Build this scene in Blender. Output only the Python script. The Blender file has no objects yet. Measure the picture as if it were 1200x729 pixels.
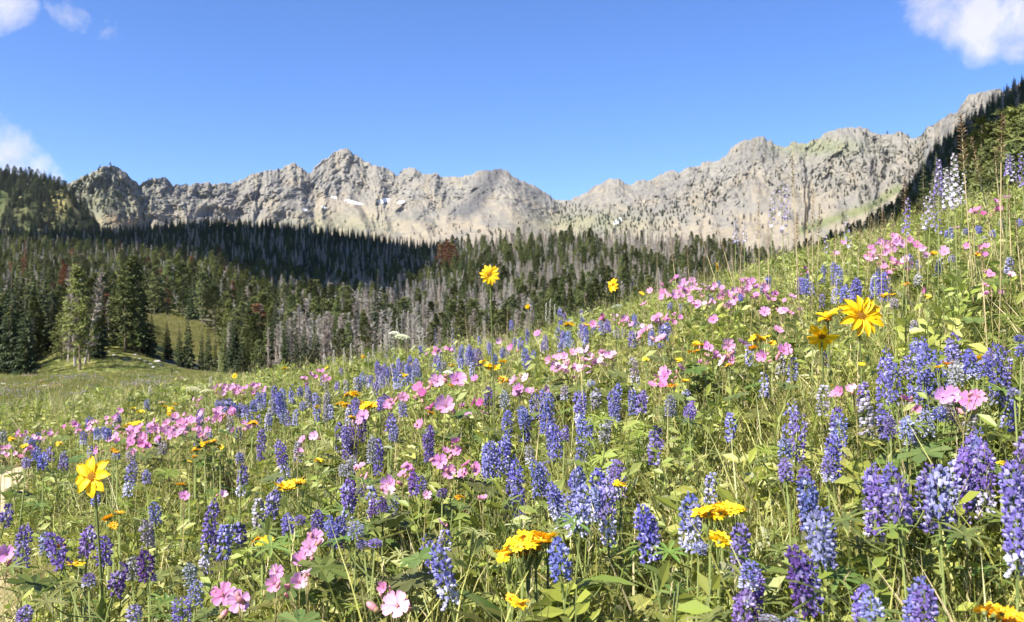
import bpy, math, random
import numpy as np
from mathutils import Vector, Matrix, Quaternion

R = math.radians
rng = np.random.default_rng(11)
random.seed(11)
sc = bpy.context.scene
C = sc.collection
PX = 1000.0          # focal length in photograph pixels (1200 wide)
HOR = 400.0          # photograph row of the horizon

# ------------------------------------------------------------------ camera
cam_d = bpy.data.cameras.new('camera')
cam = bpy.data.objects.new('camera', cam_d)
C.objects.link(cam)
cam.location = (0, 0, 0)
cam.rotation_euler = (R(90), 0, 0)
cam_d.sensor_width = 36
cam_d.lens = 30.0
cam_d.shift_y = (HOR - 364.5) / 1200.0
cam_d.clip_start = 0.05
cam_d.clip_end = 20000
cam_d.dof.use_dof = True
cam_d.dof.focus_distance = 2.0
cam_d.dof.aperture_fstop = 13.0
sc.camera = cam

# ------------------------------------------------------------------ light
SUN = Vector((-0.52, -0.44, 0.76)).normalized()      # towards the sun
elev = math.asin(SUN.z)
azim = math.atan2(SUN.x, SUN.y)                     # clockwise from +Y
sun_d = bpy.data.lights.new('sun', 'SUN')
sun_d.energy = 5.0
sun_d.angle = R(0.5)
sun_d.color = (1.0, 0.95, 0.86)
sun = bpy.data.objects.new('sun', sun_d)
C.objects.link(sun)
sun.rotation_euler = SUN.to_track_quat('Z', 'Y').to_euler()
sc.view_settings.view_transform = 'Standard'
sc.view_settings.look = 'None'
sc.view_settings.gamma = 1
sc.view_settings.exposure = 1.38

world = bpy.data.worlds.new('World')
sc.world = world
world.use_nodes = True
nt = world.node_tree
nt.nodes.clear()
def N(t, kind, **kw):
    n = t.nodes.new(kind)
    for k, v in kw.items():
        setattr(n, k, v)
    return n
def V(n, i, v):
    n.inputs[i].default_value = v
    return n
out = N(nt, 'ShaderNodeOutputWorld')
bg = N(nt, 'ShaderNodeBackground')
bg.inputs[1].default_value = 0.097
sky = N(nt, 'ShaderNodeTexSky', sky_type='NISHITA', sun_disc=False)
sky.sun_elevation = elev
sky.sun_rotation = azim
sky.altitude = 2400
sky.air_density = 1.0
sky.dust_density = 0.1
sky.ozone_density = 3.0
hs = N(nt, 'ShaderNodeHueSaturation')
hs.inputs['Hue'].default_value = 0.511
hs.inputs['Saturation'].default_value = 1.2
hs.inputs['Value'].default_value = 1.0
nt.links.new(sky.outputs[0], hs.inputs['Color'])
# clouds: noise-broken puffs around a few directions of the sky
tc = N(nt, 'ShaderNodeTexCoord')
nz = N(nt, 'ShaderNodeTexNoise')
V(nz, 'Scale', 15.0); V(nz, 'Detail', 9.0); V(nz, 'Roughness', 0.62); V(nz, 'Distortion', 0.3)
nt.links.new(tc.outputs['Generated'], nz.inputs['Vector'])
def m_(op, a, b=None, clamp=False):
    n = N(nt, 'ShaderNodeMath', operation=op, use_clamp=clamp)
    for i, x in enumerate((a, b)):
        if x is None: continue
        if isinstance(x, (int, float)): n.inputs[i].default_value = x
        else: nt.links.new(x, n.inputs[i])
    return n.outputs[0]
total = None
for (u, v, rad, amp) in [(1150, 18, .056, 1.0), (1195, 10, .062, 1.0), (1152, 62, .034, 1.0), (1095, 5, .045, .95), (1185, 58, .030, .75),
                         (8, 180, .044, .95), (40, 200, .030, .9), (66, 209, .022, .7), (-40, 170, .06, 1.0), (18, 198, .036, .95),
                         (2, 2, .036, .9), (86, 12, .034, .27), (128, 34, .026, .25), (-30, 0, .05, .9)]:
    d = Vector(((u - 600) / PX, 1, (HOR - v) / PX)).normalized()
    dist = N(nt, 'ShaderNodeVectorMath', operation='DISTANCE')
    nt.links.new(tc.outputs['Generated'], dist.inputs[0])
    dist.inputs[1].default_value = d
    w = m_('MULTIPLY', m_('SUBTRACT', 1.0, m_('DIVIDE', dist.outputs['Value'], rad), True), amp)
    total = w if total is None else m_('MAXIMUM', total, w)
total = m_('POWER', total, .6)
mask = m_('SUBTRACT', m_('ADD', m_('MULTIPLY', total, .50), nz.outputs[0]), 0.73)
mask = m_('MULTIPLY', mask, 3.4, True)
mask = m_('MULTIPLY', mask, m_('MULTIPLY', total, 6.0, True))
mask = m_('MULTIPLY', mask, 0.88)
mix = N(nt, 'ShaderNodeMix', data_type='RGBA')
nt.links.new(mask, mix.inputs[0])
nt.links.new(hs.outputs[0], mix.inputs[6])
nz2 = N(nt, 'ShaderNodeTexNoise'); V(nz2, 'Scale', 22.0); V(nz2, 'Detail', 5.0)  # cloud shading put into the colour: noise mixes greyer and whiter patches
nt.links.new(tc.outputs['Generated'], nz2.inputs['Vector'])
cr_ = N(nt, 'ShaderNodeValToRGB'); cr_.color_ramp.elements[0].position = .38; cr_.color_ramp.elements[0].color = (3.45, 3.45, 3.85, 1); cr_.color_ramp.elements[1].position = .56; cr_.color_ramp.elements[1].color = (4.0, 3.95, 4.25, 1)
nt.links.new(nz2.outputs[0], cr_.inputs[0]); nt.links.new(cr_.outputs[0], mix.inputs[7])
nt.links.new(mix.outputs[2], bg.inputs[0])
nt.links.new(bg.outputs[0], out.inputs[0])

# ------------------------------------------------------------------ noise
_perm = rng.permutation(512)
_perm = np.concatenate([_perm, _perm, _perm])
_gr = rng.normal(size=(512, 2)); _gr /= np.linalg.norm(_gr, axis=1)[:, None]
def perlin(x, y):
    x = np.asarray(x, float); y = np.asarray(y, float)
    xi = np.floor(x).astype(int); yi = np.floor(y).astype(int)
    xf = x - xi; yf = y - yi
    xi &= 511; yi &= 511
    u = xf * xf * xf * (xf * (xf * 6 - 15) + 10); v = yf * yf * yf * (yf * (yf * 6 - 15) + 10)
    def g(ix, iy, dx, dy):
        h = _perm[_perm[ix & 511] + (iy & 511)] & 511
        return _gr[h, 0] * dx + _gr[h, 1] * dy
    a = g(xi, yi, xf, yf); b = g(xi + 1, yi, xf - 1, yf)
    c = g(xi, yi + 1, xf, yf - 1); d = g(xi + 1, yi + 1, xf - 1, yf - 1)
    return ((a + u * (b - a)) * (1 - v) + (c + u * (d - c)) * v) * 1.5
def fbm(x, y, o=5, gain=.5):
    s = 0; a = 1; t = 0
    for i in range(o):
        s = s + a * perlin(x * 2 ** i + 17.3 * i, y * 2 ** i + 9.1 * i); t += a; a *= gain
    return s / t
def ridged(x, y, o=5, gain=.5):
    s = 0; a = 1; t = 0
    for i in range(o):
        s = s + a * (1 - 2 * np.abs(perlin(x * 2 ** i + 7.7 * i, y * 2 ** i + 3.1 * i))); t += a; a *= gain
    return s / t
def sstep(a, b, x):
    t = np.clip((np.asarray(x, float) - a) / (b - a), 0, 1)
    return t * t * (3 - 2 * t)

# ------------------------------------------------------------------ terrain
RID = np.array([(-900, 270), (-200, 280), (0, 277), (150, 274), (240, 264), (330, 268), (400, 277), (460, 286), (505, 294), (560, 293), (600, 284), (700, 283), (800, 290),
                (900, 305), (950, 300), (1000, 280), (1050, 248), (1075, 212), (1100, 178), (1130, 152), (1150, 138), (1175, 120), (1200, 102), (1300, 60), (1500, 0), (2500, -50)], float)
def e1(tx): return (HOR - np.interp(600 + PX * tx, RID[:, 0], RID[:, 1])) / PX
def e0(tx): return np.interp(600 + PX * tx, [-900, 950, 1050, 1110, 1200, 1400, 2500], [-.04, -.04, .02, .10, .15, .19, .22])
def yr(tx): return np.interp(600 + PX * tx, [-900, 450, 560, 900, 1200, 2500], [600, 600, 470, 430, 430, 430])
def hill_z(x, y):
    a = np.where(x > 0, .30 * x, .15 * x)
    a = np.where(x < -9, -1.35 + .03 * (x + 9), a)
    a = np.where(x > 25, 7.5 + .12 * (x - 25), a)
    yy = np.maximum(y, -14)
    b = .16 * yy - .01 * np.maximum(yy, 0) ** 2
    b = np.where(y < -14, -2.24 + .05 * (y + 14), b)
    return -.9 + a + b
def ground(x, y):
    x = np.asarray(x, float); y = np.asarray(y, float)
    h = hill_z(x, y); v = -1.2 - .028 * np.maximum(y, 0) + .35 * perlin(x / 19, y / 25) * sstep(12, 40, y)
    k = .35
    m = np.maximum(h, v)
    z = m + k * np.log(np.exp((h - m) / k) + np.exp((v - m) / k)) - 0
    z = z - k * .0
    yy = np.maximum(y, 20.)
    tx = np.clip(x / yy, -2, 2)
    Y = yr(tx)
    t = np.clip(np.log(yy / 100) / np.log(Y / 100), -.5, 1)
    r = e0(tx) + (e1(tx) - e0(tx)) * np.clip(t, 0, 1)
    bump = .012 * np.sin(math.pi * np.clip(t, 0, 1)) * fbm(tx * 7 + 3, t * 3 + 1, 3)
    far = np.minimum(yy, Y) * (r + bump)
    far = np.where(yy > Y, np.maximum(far - .22 * (yy - Y), -12), far)
    # the meadow climbs a grassy bank at the left, in front of the forest
    u = 600 + PX * tx
    bank = np.exp(-((u - 125) / 75) ** 2) * 4.2 * sstep(70, 118, yy) * (1 - sstep(150, 220, yy))
    w = sstep(45, 112, yy)
    z = z * (1 - w) + far * w + bank
    small = .03 * fbm(x * .9, y * .9, 3) + .012 * perlin(x * 5, y * 5)
    return z + small * (1 - sstep(30, 60, yy))
def g1(x, y): return float(ground(np.array([x]), np.array([y]))[0])
def path_d(x, y):                                  # distance from the middle line of the sandy path
    ax, ay, bx, by = -2.98, 4.0, -14, 5.0
    t = np.clip(((x - ax) * (bx - ax) + (y - ay) * (by - ay)) / ((bx - ax) ** 2 + (by - ay) ** 2), 0, 1)
    d = np.hypot(x - ax - t * (bx - ax), y - ay - t * (by - ay))
    return np.minimum(d, np.hypot(x + 2.5, y - 3.45) + .38) + .12 * perlin(x * 2.5, y * 2.5)
def proj(x, y, z):
    return 600 + PX * x / y, HOR - PX * z / y

# ------------------------------------------------------------------ object helpers
def mesh_from(name, verts, faces, mats=(), mi=None, tone=None, col=None, smooth=False):
    me = bpy.data.meshes.new(name)
    me.from_pydata([tuple(v) for v in verts], [], faces)
    for m in mats: me.materials.append(m)
    if mi is not None and len(mats) > 1:
        me.polygons.foreach_set('material_index', np.array(mi, dtype=np.int32))
    if tone is not None:
        a = me.attributes.new('tone', 'FLOAT', 'POINT'); a.data.foreach_set('value', np.array(tone, dtype=np.float32))
    if smooth: me.polygons.foreach_set('use_smooth', np.ones(len(me.polygons), dtype=bool))
    me.update()
    return me
def grid_mesh(name, P, mats, attrs=None, smooth=True):
    h, w, _ = P.shape
    me = bpy.data.meshes.new(name)
    me.vertices.add(h * w); me.vertices.foreach_set('co', P.reshape(-1).astype(np.float32))
    i = np.arange(h * w).reshape(h, w)
    q = np.stack([i[:-1, :-1], i[:-1, 1:], i[1:, 1:], i[1:, :-1]], -1).reshape(-1, 4)
    me.loops.add(q.size); me.loops.foreach_set('vertex_index', q.reshape(-1).astype(np.int32))
    me.polygons.add(len(q))
    me.polygons.foreach_set('loop_start', (np.arange(len(q)) * 4).astype(np.int32))
    me.polygons.foreach_set('use_smooth', np.full(len(q), smooth))
    for k, a in (attrs or {}).items():
        if a.ndim == 2:
            at = me.attributes.new(k, 'FLOAT', 'POINT'); at.data.foreach_set('value', a.reshape(-1).astype(np.float32))
        else:
            at = me.color_attributes.new(k, 'FLOAT_COLOR', 'POINT'); at.data.foreach_set('color', a.reshape(-1).astype(np.float32))
    for m in mats: me.materials.append(m)
    me.update(); me.validate()
    return me
def link(name, data, parent=None, **props):
    o = bpy.data.objects.new(name, data)
    C.objects.link(o)
    if parent is not None: o.parent = parent
    for k, v in props.items(): o[k] = v
    return o
def tag(o, label=None, cat=None, group=None, kind=None):
    if label: o['label'] = label
    if cat: o['category'] = cat
    if group: o['group'] = group
    if kind: o['kind'] = kind
    return o

class MB:
    def __init__(s): s.v = []; s.f = []; s.m = []; s.t = []
    def add(s, vs, fs, mi=0, tone=.5):
        b = len(s.v)
        s.v += [Vector(v) for v in vs]
        s.f += [tuple(b + i for i in f) for f in fs]
        s.m += [mi] * len(fs)
        s.t += list(tone) if hasattr(tone, '__len__') else [tone] * len(vs)
    def strip(s, pts, wid, side, mi=0, tone=.5, fold=0.0, up=Vector((0, 0, 1))):
        """leaf or blade: centre line, half widths, side vector; folded along the mid rib"""
        vs = []; n = len(pts)
        for i, (p, w) in enumerate(zip(pts, wid)):
            p = Vector(p)
            if w < 1e-6: vs += [p, p, p]
            else: vs += [p - side * w + up * fold * w, p, p + side * w + up * fold * w]
        fs = []
        for i in range(n - 1):
            a = 3 * i; b = a + 3
            if wid[i + 1] < 1e-6: fs += [(a, a + 1, b + 1), (a + 1, a + 2, b + 1)]
            elif wid[i] < 1e-6: fs += [(a + 1, b + 1, b), (a + 1, b + 2, b + 1)]
            else: fs += [(a, a + 1, b + 1, b), (a + 1, a + 2, b + 2, b + 1)]
        s.add(vs, fs, mi, tone)
    def blade(s, pts, wid, side, mi=0, tone=.5):
        vs = []; n = len(pts)
        for p, w in zip(pts[:-1], wid[:-1]): p = Vector(p); vs += [p - side * w, p + side * w]
        vs.append(Vector(pts[-1]))
        fs = [(2 * i, 2 * i + 1, 2 * i + 3, 2 * i + 2) for i in range(n - 2)] + [(2 * n - 4, 2 * n - 3, 2 * n - 2)]
        s.add(vs, fs, mi, tone)
    def tube(s, pts, rad, n=6, mi=0, tone=.5, cap=True):
        vs = []; fs = []
        pts = [Vector(p) for p in pts]
        for i, (p, r) in enumerate(zip(pts, rad)):
            d = (pts[min(i + 1, len(pts) - 1)] - pts[max(i - 1, 0)])
            d = d.normalized() if d.length > 1e-9 else Vector((0, 0, 1))
            a = d.orthogonal().normalized() if abs(d.z) < .95 else Vector((1, 0, 0)).cross(d).normalized()
            b = d.cross(a)
            for k in range(n):
                an = 2 * math.pi * k / n
                vs.append(p + (a * math.cos(an) + b * math.sin(an)) * r)
        for i in range(len(pts) - 1):
            for k in range(n):
                k2 = (k + 1) % n
                fs.append((i * n + k, i * n + k2, (i + 1) * n + k2, (i + 1) * n + k))
        if cap: fs.append(tuple((len(pts) - 1) * n + k for k in range(n)))
        s.add(vs, fs, mi, tone)
    def blob(s, c, ax, ay, az, nu=6, nv=4, mi=0, tone=.5):
        c = Vector(c); vs = [c - az]; fs = []
        for j in range(1, nv):
            ph = math.pi * j / nv
            for i in range(nu):
                th = 2 * math.pi * i / nu
                vs.append(c - az * math.cos(ph) + (ax * math.cos(th) + ay * math.sin(th)) * math.sin(ph))
        vs.append(c + az); L = len(vs) - 1
        for i in range(nu):
            k = (i + 1) % nu
            fs.append((0, 1 + k, 1 + i))
            for j in range(nv - 2):
                a = 1 + j * nu; b = a + nu
                fs.append((a + i, a + k, b + k, b + i))
            a = 1 + (nv - 2) * nu
            fs.append((a + i, a + k, L))
        s.add(vs, fs, mi, tone)
    def mesh(s, name, mats, smooth=False):
        return mesh_from(name, s.v, s.f, mats, s.m, s.t, smooth=smooth)

# ------------------------------------------------------------------ materials
def petal_like(name, base=None, low=.55, high=1.35, pale=(.85, .85, .9), rough=.55, transl=.3, rnd=.12, use_obj=True, sheen=0.0, spec=.3):
    """petal or leaf: object colour (or base) varied by the mesh's own 'tone', light passes through in part"""
    m = bpy.data.materials.new(name); m.use_nodes = True
    t = m.node_tree; t.nodes.clear()
    o = N(t, 'ShaderNodeOutputMaterial')
    pr = N(t, 'ShaderNodeBsdfPrincipled'); pr.inputs['Roughness'].default_value = rough
    pr.inputs['Specular IOR Level'].default_value = spec
    tr = N(t, 'ShaderNodeBsdfTranslucent')
    mx = N(t, 'ShaderNodeMixShader'); mx.inputs[0].default_value = transl
    oi = N(t, 'ShaderNodeObjectInfo')
    at = N(t, 'ShaderNodeAttribute', attribute_name='tone')
    # value factor from tone below .5, paler above .5
    mr = N(t, 'ShaderNodeMapRange'); mr.inputs['From Min'].default_value = 0; mr.inputs['From Max'].default_value = .5
    mr.inputs['To Min'].default_value = low; mr.inputs['To Max'].default_value = 1
    t.links.new(at.outputs['Fac'], mr.inputs['Value'])
    mp = N(t, 'ShaderNodeMapRange'); mp.inputs['From Min'].default_value = .5; mp.inputs['From Max'].default_value = 1
    t.links.new(at.outputs['Fac'], mp.inputs['Value'])
    rn = N(t, 'ShaderNodeMapRange'); rn.inputs['To Min'].default_value = 1 - rnd; rn.inputs['To Max'].default_value = 1 + rnd
    t.links.new(oi.outputs['Random'], rn.inputs['Value'])
    mul = N(t, 'ShaderNodeMath', operation='MULTIPLY')
    t.links.new(mr.outputs[0], mul.inputs[0]); t.links.new(rn.outputs[0], mul.inputs[1])
    sc_ = N(t, 'ShaderNodeVectorMath', operation='SCALE')
    if use_obj: t.links.new(oi.outputs['Color'], sc_.inputs[0])
    else: sc_.inputs[0].default_value = base
    t.links.new(mul.outputs[0], sc_.inputs['Scale'])
    mc = N(t, 'ShaderNodeMix', data_type='RGBA')
    t.links.new(mp.outputs[0], mc.inputs[0]); t.links.new(sc_.outputs[0], mc.inputs[6]); mc.inputs[7].default_value = (*pale, 1)
    t.links.new(mc.outputs[2], pr.inputs['Base Color']); t.links.new(mc.outputs[2], tr.inputs['Color'])
    t.links.new(pr.outputs[0], mx.inputs[1]); t.links.new(tr.outputs[0], mx.inputs[2])
    t.links.new(mx.outputs[0], o.inputs[0])
    m['by_object'] = 1 if use_obj else 0
    return m
M = {}
M['lupine'] = petal_like('lupine_petal', low=.38, pale=(.74, .72, .86), transl=.22, rnd=.08, spec=.35)
M['geranium'] = petal_like('geranium_petal', low=.5, pale=(.92, .72, .85), transl=.35, rnd=.1)
M['gold'] = petal_like('gold_petal', low=.5, pale=(.95, .62, .06), transl=.3, rnd=.06)
M['disc'] = petal_like('flower_disc', base=(.42, .20, .012), low=.25, pale=(.75, .42, .03), use_obj=False, transl=.05, rough=.8)
M['white'] = petal_like('pale_petal', low=.5, pale=(.8, .8, .72), transl=.25)
M['stem'] = petal_like('stem_green', base=(.15, .18, .05), low=.5, pale=(.30, .22, .10), use_obj=False, transl=.1)
M['stemred'] = petal_like('stem_reddish', base=(.22, .19, .07), low=.5, pale=(.45, .22, .16), use_obj=False, transl=.1)
M['leaf'] = petal_like('leaf_green', low=.66, pale=(.44, .44, .15), transl=.42, rnd=.25, spec=.4, rough=.45)
M['straw'] = petal_like('dry_straw', base=(.50, .40, .21), low=.45, pale=(.74, .64, .40), use_obj=False, transl=.2, rnd=.2)
M['capsule'] = petal_like('dry_capsule', base=(.24, .155, .085), low=.6, pale=(.42, .30, .18), use_obj=False, transl=.15)
M['needles'] = petal_like('conifer_needles', low=.4, pale=(.16, .17, .045), transl=.12, rnd=.3, spec=.2, rough=.6)
M['bark'] = petal_like('bark', low=.5, pale=(.42, .38, .34), transl=0.0, rnd=.2, spec=.15, rough=.85)

def ramp(t, stops, fac, interp='LINEAR'):
    r = N(t, 'ShaderNodeValToRGB'); r.color_ramp.interpolation = interp
    e = r.color_ramp.elements
    while len(e) < len(stops): e.new(.5)
    for x, (p, c) in zip(e, stops): x.position = p; x.color = (*c, 1)
    t.links.new(fac, r.inputs[0])
    return r.outputs[0]
def ground_mat():
    m = bpy.data.materials.new('meadow_soil'); m.use_nodes = True
    t = m.node_tree; pr = t.nodes['Principled BSDF']; pr.inputs['Roughness'].default_value = .9; pr.inputs['Specular IOR Level'].default_value = .15
    g = N(t, 'ShaderNodeNewGeometry')
    def noise(s, d=6, r=.6):
        n = N(t, 'ShaderNodeTexNoise'); V(n, 'Scale', s); V(n, 'Detail', d); V(n, 'Roughness', r)
        t.links.new(g.outputs['Position'], n.inputs['Vector']); return n.outputs[0]
    n1 = noise(9.0, 8, .7); n2 = noise(1.1); n3 = noise(.06, 8, .65); n4 = noise(1.4, 8, .8)
    soil = ramp(t, [(.3, (.13, .10, .05)), (.5, (.24, .19, .10)), (.7, (.42, .33, .19))], n1)
    grass = ramp(t, [(.25, (.060, .085, .022)), (.45, (.135, .150, .040)), (.6, (.20, .20, .065)), (.8, (.29, .26, .10))], n4)
    gr2 = ramp(t, [(.35, (.75, .9, .7)), (.5, (1, 1, 1)), (.68, (1.25, 1.05, .95))], n3)
    mg = N(t, 'ShaderNodeMix', data_type='RGBA', blend_type='MULTIPLY'); mg.inputs[0].default_value = 1
    t.links.new(grass, mg.inputs[6]); t.links.new(gr2, mg.inputs[7])
    floor = ramp(t, [(.35, (.055, .05, .028)), (.6, (.12, .11, .055))], n2)
    sand = ramp(t, [(.3, (.33, .25, .15)), (.6, (.46, .36, .235)), (.75, (.54, .44, .30))], n1)
    def att(nm):
        a = N(t, 'ShaderNodeAttribute', attribute_name=nm); return a.outputs['Fac']
    def mixc(f, a, b):
        x = N(t, 'ShaderNodeMix', data_type='RGBA'); t.links.new(f, x.inputs[0]); t.links.new(a, x.inputs[6]); t.links.new(b, x.inputs[7]); return x.outputs[2]
    c = mixc(att('grassy'), soil, mg.outputs[2])
    c = mixc(att('forest'), c, floor)
    c = mixc(att('sand'), c, sand)
    t.links.new(c, pr.inputs['Base Color'])
    bp = N(t, 'ShaderNodeBump'); V(bp, 'Strength', .6); V(bp, 'Distance', .02)
    t.links.new(n1, bp.inputs['Height']); t.links.new(bp.outputs[0], pr.inputs['Normal'])
    return m
def rock_mat():
    m = bpy.data.materials.new('mountain_rock'); m.use_nodes = True
    t = m.node_tree; pr = t.nodes['Principled BSDF']; pr.inputs['Roughness'].default_value = .95; pr.inputs['Specular IOR Level'].default_value = .1
    g = N(t, 'ShaderNodeNewGeometry')
    a = N(t, 'ShaderNodeAttribute', attribute_name='rock')
    n = N(t, 'ShaderNodeTexNoise'); V(n, 'Scale', .035); V(n, 'Detail', 10); V(n, 'Roughness', .75)
    t.links.new(g.outputs['Position'], n.inputs['Vector'])
    f = ramp(t, [(.3, (.72, .73, .76)), (.5, (1, 1, 1)), (.68, (1.2, 1.18, 1.1))], n.outputs[0])
    x = N(t, 'ShaderNodeMix', data_type='RGBA', blend_type='MULTIPLY'); x.inputs[0].default_value = 1
    t.links.new(a.outputs['Color'], x.inputs[6]); t.links.new(f, x.inputs[7])
    t.links.new(x.outputs[2], pr.inputs['Base Color'])
    bp = N(t, 'ShaderNodeBump'); V(bp, 'Strength', .8); V(bp, 'Distance', 6)
    t.links.new(n.outputs[0], bp.inputs['Height']); t.links.new(bp.outputs[0], pr.inputs['Normal'])
    return m
M['ground'] = ground_mat(); M['rock'] = rock_mat()

# ------------------------------------------------------------------ ground sheet
CLEAR = [(158, 366), (200, 364), (238, 380), (262, 400), (250, 420), (215, 424), (178, 414), (166, 392)]
def inpoly(u, v, poly):
    u = np.asarray(u, float); v = np.asarray(v, float); c = np.zeros(u.shape, bool); n = len(poly)
    for i in range(n):
        (x1, y1), (x2, y2) = poly[i], poly[(i + 1) % n]
        k = ((y1 > v) != (y2 > v)) & (u < (x2 - x1) * (v - y1) / (y2 - y1 + 1e-12) + x1)
        c ^= k
    return c
FL = np.array([(-600, 438), (0, 439), (36, 439), (46, 414), (60, 408), (78, 421), (108, 421), (116, 407), (135, 403), (155, 409), (175, 416), (190, 425), (215, 433), (260, 437), (400, 436), (600, 428), (1000, 420), (1040, 400), (1400, 350)], float)
def forest_mask(x, y, z):
    yy = np.maximum(y, 1)
    u, v = proj(x, yy, z)
    ok = (y > 60) & (v < np.interp(u, FL[:, 0], FL[:, 1]))
    return ok & ~inpoly(u, v, CLEAR)
su = np.linspace(-1, 1, 561); xs = np.sinh(su * 8.2) / np.sinh(8.2) * 1500
sv = np.linspace(0, 1, 560); ys = np.sinh(sv * 7.6) / np.sinh(7.6) * 1250 - 0
ys = np.concatenate([-np.geomspace(60, .2, 40), ys])
Xg, Yg = np.meshgrid(xs, ys)
Zg = ground(Xg, Yg)
fm = forest_mask(Xg, Yg, Zg).astype(float)
fm = np.where(Yg > 640, 1, fm)
hv = -1.2 - .028 * np.maximum(Yg, 0)
grassy = sstep(6.5, 12, np.hypot(Xg * .7, Yg))
sand = 1 - sstep(.80, .92, path_d(Xg, Yg))
ter = link('ground', grid_mesh('ground', np.stack([Xg, Yg, Zg], -1), [M['ground']], {'grassy': grassy, 'forest': fm, 'sand': sand}))
tag(ter, kind='structure')

# ------------------------------------------------------------------ mountains
SK = [(-300, 240), (-100, 235), (40, 228), (60, 222), (75, 217), (83, 214), (95, 208), (105, 203), (115, 198), (124, 194), (130, 193), (140, 198), (150, 205), (158, 212), (163, 217), (170, 213), (178, 209), (192, 208), (198, 211), (203, 217), (215, 217), (228, 215),
      (240, 212), (250, 216), (262, 215), (280, 212), (295, 205), (310, 201), (322, 198), (330, 197), (338, 193), (345, 191), (352, 196), (360, 202), (365, 203), (368, 195), (375, 189), (385, 185), (392, 178), (400, 174), (408, 175), (414, 180),
      (430, 190), (440, 194), (450, 196), (460, 201), (467, 205), (472, 199), (480, 195), (486, 198), (495, 203), (510, 203), (518, 207), (525, 207), (540, 208), (548, 205), (560, 201), (575, 199), (588, 198), (593, 199), (600, 205), (607, 209), (618, 214), (630, 220), (640, 227),
      (650, 232), (656, 236), (665, 234), (675, 230), (690, 223), (700, 217), (708, 213), (717, 209), (724, 208), (729, 212), (735, 217), (742, 214), (752, 211), (762, 211), (770, 207), (782, 201), (790, 200), (797, 202), (806, 196), (815, 195), (826, 190), (838, 188), (850, 184), (855, 176), (862, 169), (872, 165),
      (884, 161), (895, 160), (902, 164), (910, 171), (916, 173), (925, 170), (931, 165), (937, 168), (945, 168), (958, 162), (970, 154), (980, 151), (992, 150), (1005, 149), (1018, 151), (1025, 155), (1031, 159), (1042, 157), (1052, 154), (1062, 158), (1072, 162), (1079, 158), (1086, 150), (1093, 147),
      (1104, 139), (1113, 133), (1121, 131), (1127, 122), (1134, 113), (1144, 108), (1158, 107), (1170, 104), (1176, 108), (1190, 100), (1230, 90), (1300, 60), (1500, 40)]
SK = np.array(SK, float)
nu, nvv = 1500, 340
uu = np.linspace(-150, 1350, nu); ss = np.linspace(0, 1, nvv)
rr = (HOR - np.interp(uu, SK[:, 0], SK[:, 1])) / PX
rr = rr + .0042 * ridged(uu / 8., uu * 0 + 5.5, 5, .65) - .0018
foot = np.interp(uu, [-150, 200, 600, 900, 1350], [.10, .105, .11, .10, .08])
Yrid = np.interp(uu, [-150, 60, 120, 290, 400, 600, 655, 720, 900, 1040, 1130, 1350], [1700, 1700, 1800, 2600, 3000, 2900, 3100, 2500, 2300, 2100, 1700, 1300])
Yfoot = Yrid * np.interp(uu, [0, 300, 600, 1200], [.72, .70, .70, .62])
S_, U_ = np.meshgrid(ss, uu, indexing='ij')
Ym = Yfoot[None] + (Yrid - Yfoot)[None] * S_ ** .85
# ribs and gullies that fan out below every summit
PK = np.array([95, 130, 192, 250, 345, 400, 483, 540, 590, 717, 790, 850, 895, 990, 1055, 1130, 1170, 1260], float)
wu = U_ + 5 * fbm(U_ / 30, S_ * 3, 3)
near = PK[np.argmin(np.abs(wu[..., None] - PK), -1)]
saw = uu - PK[np.argmin(np.abs(uu[:, None] - PK[None]), 1)]
kern = np.hanning(71); saw = np.convolve(np.pad(saw, 35, mode='edge'), kern / kern.sum(), 'valid')
drop = (rr - np.interp(uu, SK[:, 0], SK[:, 1]) * 0)[None] * 0 + PX * (rr[None] - (foot[None] + (rr - foot)[None] * S_ ** 1.12))
Ua = U_ - np.tanh(saw / 14.)[None] * .42 * drop + 11 * fbm(U_ / 24, S_ * 4.5, 5, .6)
Sb = S_ + .05 * fbm(U_ / 22, S_ * 5, 3)
gul = ridged(Ua / 20., Sb * 3.4 + U_ / 50., 6, .60)
gul2 = ridged(Ua / 6. + 40, Sb * 9.0, 4, .6)
blk = fbm(U_ / 6., S_ * 28, 5, .65)
mid = fbm(U_ / 16. + 31, S_ * 6, 5, .55)
big = fbm(Ua / 40. + 3, S_ * 2.6 + U_ / 90. + 1, 3, .4)
cliff = np.interp(uu, [-150, 80, 170, 250, 360, 470, 560, 640, 700, 830, 950, 1100, 1350], [.8, .9, 1, 1, 1.15, 1.15, .7, .55, .5, .8, .85, 1, 1])[None]
steep = sstep(.50, .80, S_ + .20 * fbm(U_ / 30 + 5, S_ * 3, 3) + .12 * gul)
rel = (gul * 38 * (.2 + .8 * steep) + big * 112 + mid * 50 * (.3 + .7 * steep) + gul2 * 6 * (.15 + .85 * steep) + blk * 13 * (.2 + .8 * steep)) * cliff
edge = np.sin(math.pi * np.clip(S_, 0, 1) ** 1.0) ** .35
Ydisp = Ym - rel * (.35 + .65 * edge)
kern = np.hanning(75); rs = np.convolve(np.pad(rr, 37, mode='edge'), kern / kern.sum(), 'valid')
kern = np.hanning(21); rm_ = np.convolve(np.pad(rr, 10, mode='edge'), kern / kern.sum(), 'valid')
Rm = foot[None] + (rs - foot)[None] * (S_ ** 1.12) + (rm_ - rs)[None] * S_ ** 3 + (rr - rm_)[None] * S_ ** 9
Rm = Rm + (.0022 * blk + .0010 * gul2) * np.sin(math.pi * S_) * (.2 + .8 * steep)
Zm = Rm * Ydisp; Xm = (U_ - 600) / PX * Ydisp
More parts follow.
